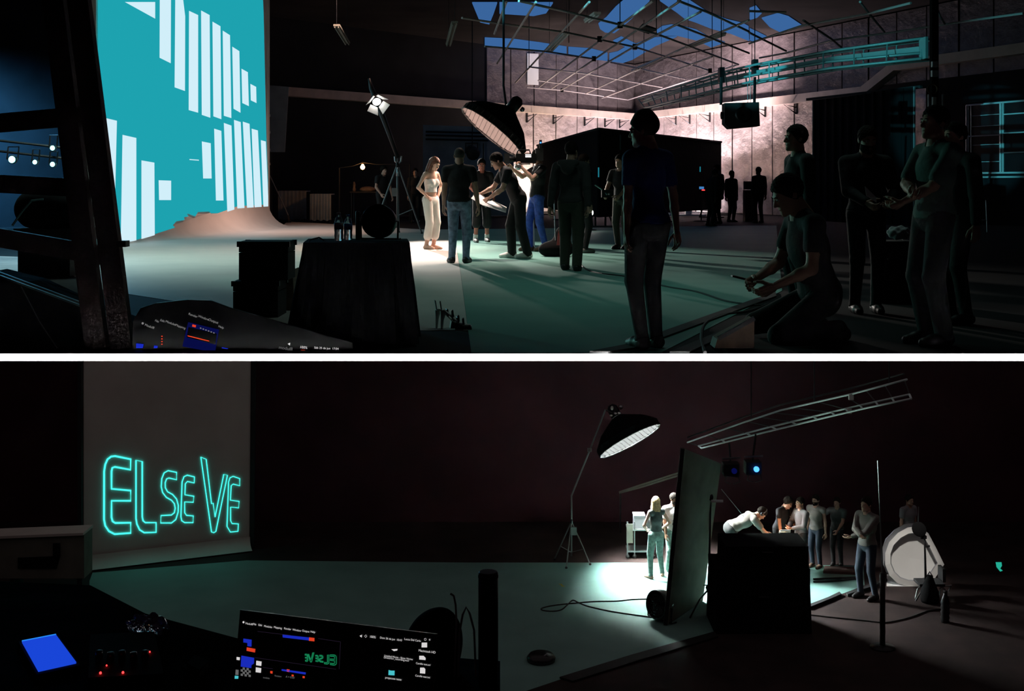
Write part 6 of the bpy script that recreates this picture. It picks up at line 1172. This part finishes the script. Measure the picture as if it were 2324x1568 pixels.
for x, yf, H_, yaw, lab in ((1628, 508, 1.76, -60, 'dark figure at the foot of the lit right wall, left of three'), (1612, 513, 1.62, 120, 'dark figure bending low before the lit right wall'), (1660, 504, 1.60, 30, 'dark figure right of the bright strip of wall'), (1722, 506, 1.70, 200, 'dark figure in grey far back beside the wooden crate stack')):
    person(base(x, yf), H_, yaw, lab, 'brown_skin', 'black_shirt' if x != 1722 else 'charcoal_hoodie', 'black_trousers', 'black_shoe', 'short', sleeve=1.1, h=.02, lean=14 if x == 1612 else 0)
cr = thing('crate_stack', FU(1702, 505), 'small brown crate far back between two dark figures', 'crate'); c = FU(1702, 503); q = MB(); q.box(c+Vector((0, .2, .5)), (.3, .4, 1.0)); q.build('crate_body', 'wood_box', cr); q = MB(); q.box(c+Vector((0, .2, 1.15)), (.28, .35, .26)); q.build('crate_top', 'board_brown', cr)
ct = person(base(866, 514), 1.70, 40, 'crew member in dark clothes standing in the dark behind the tripod legs', 'skin', 'black_shirt', 'black_trousers', 'black_shoe', 'curly', sleeve=.5, hands=((-.2, -.25, .95), (.24, -.2, .85)), h=.018, lean=8)
person(base(943, 506), 1.66, 0, 'dim figure in the dark between the boom stand and the model', 'skin', 'black_shirt', 'black_trousers', 'black_shoe', 'short', sleeve=1.1, h=.022)

# ------------------------------------------------------------------ people in the pit
L = True
person(base(1491, 1309, L), hgt(1128, 1309, L), 200, 'blonde woman seen from behind in dark vest, pale ripped jeans and sandals', 'pale_skin', 'dark_vest', 'teal_jeans', None, 'blonde', 'blonde_hair', fem=True, sleeve=0, hands=((-.17, -.10, 1.02), (.20, -.14, 1.03)), poles=((-.9, .7, -.2), (.9, .7, -.2)), feet=((-.13, -.02), (.19, .06)), h=.011, head=(-30, 8, 0), untuck=False, toes=(-30, 20))
tm = person(base(1528, 1297, L), hgt(1120, 1297, L), 18, 'man in white printed t-shirt and grey trousers facing the blonde woman', 'brown_skin', 'white_tee', 'teal_jeans', 'grey_shoe', 'short', sleeve=.6, hands=((-.22, -.08, .88), (.26, 0, .82)), h=.011, face=True, extra='beard', head=(20, 6, 0), wide=.02, bulk=1.06)
pr = MB(); pr.tube([(.055*math.cos(t), -.155, 1.31+.055*math.sin(t)) for t in np.linspace(0, 6.283, 20)[:-1]], .018, 6, closed=True); pr.box((0, -.165, 1.27), (.03, .01, .1)); pr.box((.0, -.165, 1.31), (.16, .01, .014))
for k in range(6): pr.box((-.09+.036*k, -.16, 1.12), (.014, .012, .05)); pr.box((-.08+.036*k, -.16, 1.14), (.02, .012, .01))
for k in range(5): pr.box((-.075+.036*k, -.162, 1.19), (.022, .012, .018))
tm['child']('shirt_print', np.array(pr.v), [list(q_) for q_ in pr.f], 'black')
hp_ = person(base(1668, 1300, L), 1.82, 98, 'person bending over the black road cases in a grey shirt with headphones', 'skin', 'grey_shirt', 'black_trousers', 'black_shoe', 'short', lean=66, head=(0, -8, 0), hands=((-.22, -.70, .72), (.22, -.72, .74)), poles=((-.6, 0, -.6), (.6, 0, -.6)), sleeve=.6, h=.012, hip=(0, .10, .91), face=False, bulk=1.05)
for nm_, kind_ in (('headphone_band', 0), ('headphone_cup', -1), ('headphone_cup', 1)):
    q = MB()
    if kind_ == 0: q.tube([(.094*math.sin(t), .012, .01+.125*math.cos(t)) for t in np.linspace(-1.45, 1.45, 15)], .010, 6)
    else: q.lathe([(.036, 0), (.040, .012), (.036, .026), (.020, .030)], (kind_*.080, .012, -.004), (kind_, 0, 0), 14)
    hp_['child'](nm_, np.array(q.v)*hp_['hs'] @ hp_['RhL'].T+hp_['hc'], [list(f_) for f_ in q.f], 'grey_metal' if kind_ == 0 else 'black_gloss')
person(base(1768, 1290, L), 1.60, 40, 'crew member in black leaning over the monitor table', 'skin', 'black_shirt', 'black_trousers', 'black_shoe', 'curly', lean=18, hands=((-.30, -.30, .86), (.20, -.38, .88)), sleeve=.45, h=.014, head=(0, 14, 0), face=True)
person(base(1818, 1302, L), hgt(1130, 1302, L), -68, 'young man in grey sweatshirt and dark shorts in profile looking left', 'skin', 'grey_sweater', 'charcoal_hoodie', 'black_shoe', 'short', sleeve=1.1, hands=((-.05, -.30, 1.12), (.08, -.28, 1.10)), poles=((-.8, .3, -.8), (.8, .3, -.8)), h=.011, face=True, hemline=.35, wide=.02)
person(base(1852, 1287, L), hgt(1124, 1287, L), -40, 'bearded person in a pale sleeveless top with bare arms hanging', 'skin', 'grey_shirt', 'dark_jeans', 'wood_box', 'short', extra='beard', sleeve=.12, hands=((-.24, .0, .80), (.26, 0, .80)), h=.013, face=True)
person(base(1900, 1284, L), hgt(1130, 1284, L), -30, 'dim person in the dark pointing left behind the sleeveless one', 'skin', 'charcoal_hoodie', 'black_trousers', 'black_shoe', 'short', sleeve=.5, hands=((-.42, -.20, 1.12), (.10, -.3, 1.0)), h=.018)
person(base(1966, 1358, L), hgt(1130, 1358, L), -55, 'person in grey shirt and dark jeans with folded arms left of the thin pole', 'skin', 'grey_shirt', 'dark_jeans', 'black_shoe', 'short', sleeve=1.1, hands=((.10, -.26, 1.16), (-.10, -.24, 1.1)), poles=((-.8, -.2, -.8), (.8, -.2, -.8)), h=.014, feet=((-.14, 0), (.14, .05)))
person(base(2062, 1290, L), hgt(1124, 1290, L), 30, 'person in pale t-shirt standing behind the white reflector', 'skin', 'pale_tee', 'black_trousers', 'black_shoe', 'short', sleeve=.5, h=.018)

# screen lettering becomes plain meshes
bpy.context.view_layer.update(); dg = bpy.context.evaluated_depsgraph_get()
for o in [o for o in C.objects if o.type == 'FONT']:
    me = bpy.data.meshes.new_from_object(o.evaluated_get(dg)); n = bpy.data.objects.new('swap', me); C.objects.link(n)
    n.parent = o.parent; n.matrix_parent_inverse = o.matrix_parent_inverse.copy(); n.matrix_basis = o.matrix_basis.copy()
    bpy.data.objects.remove(o); n.name = 'menu_text'
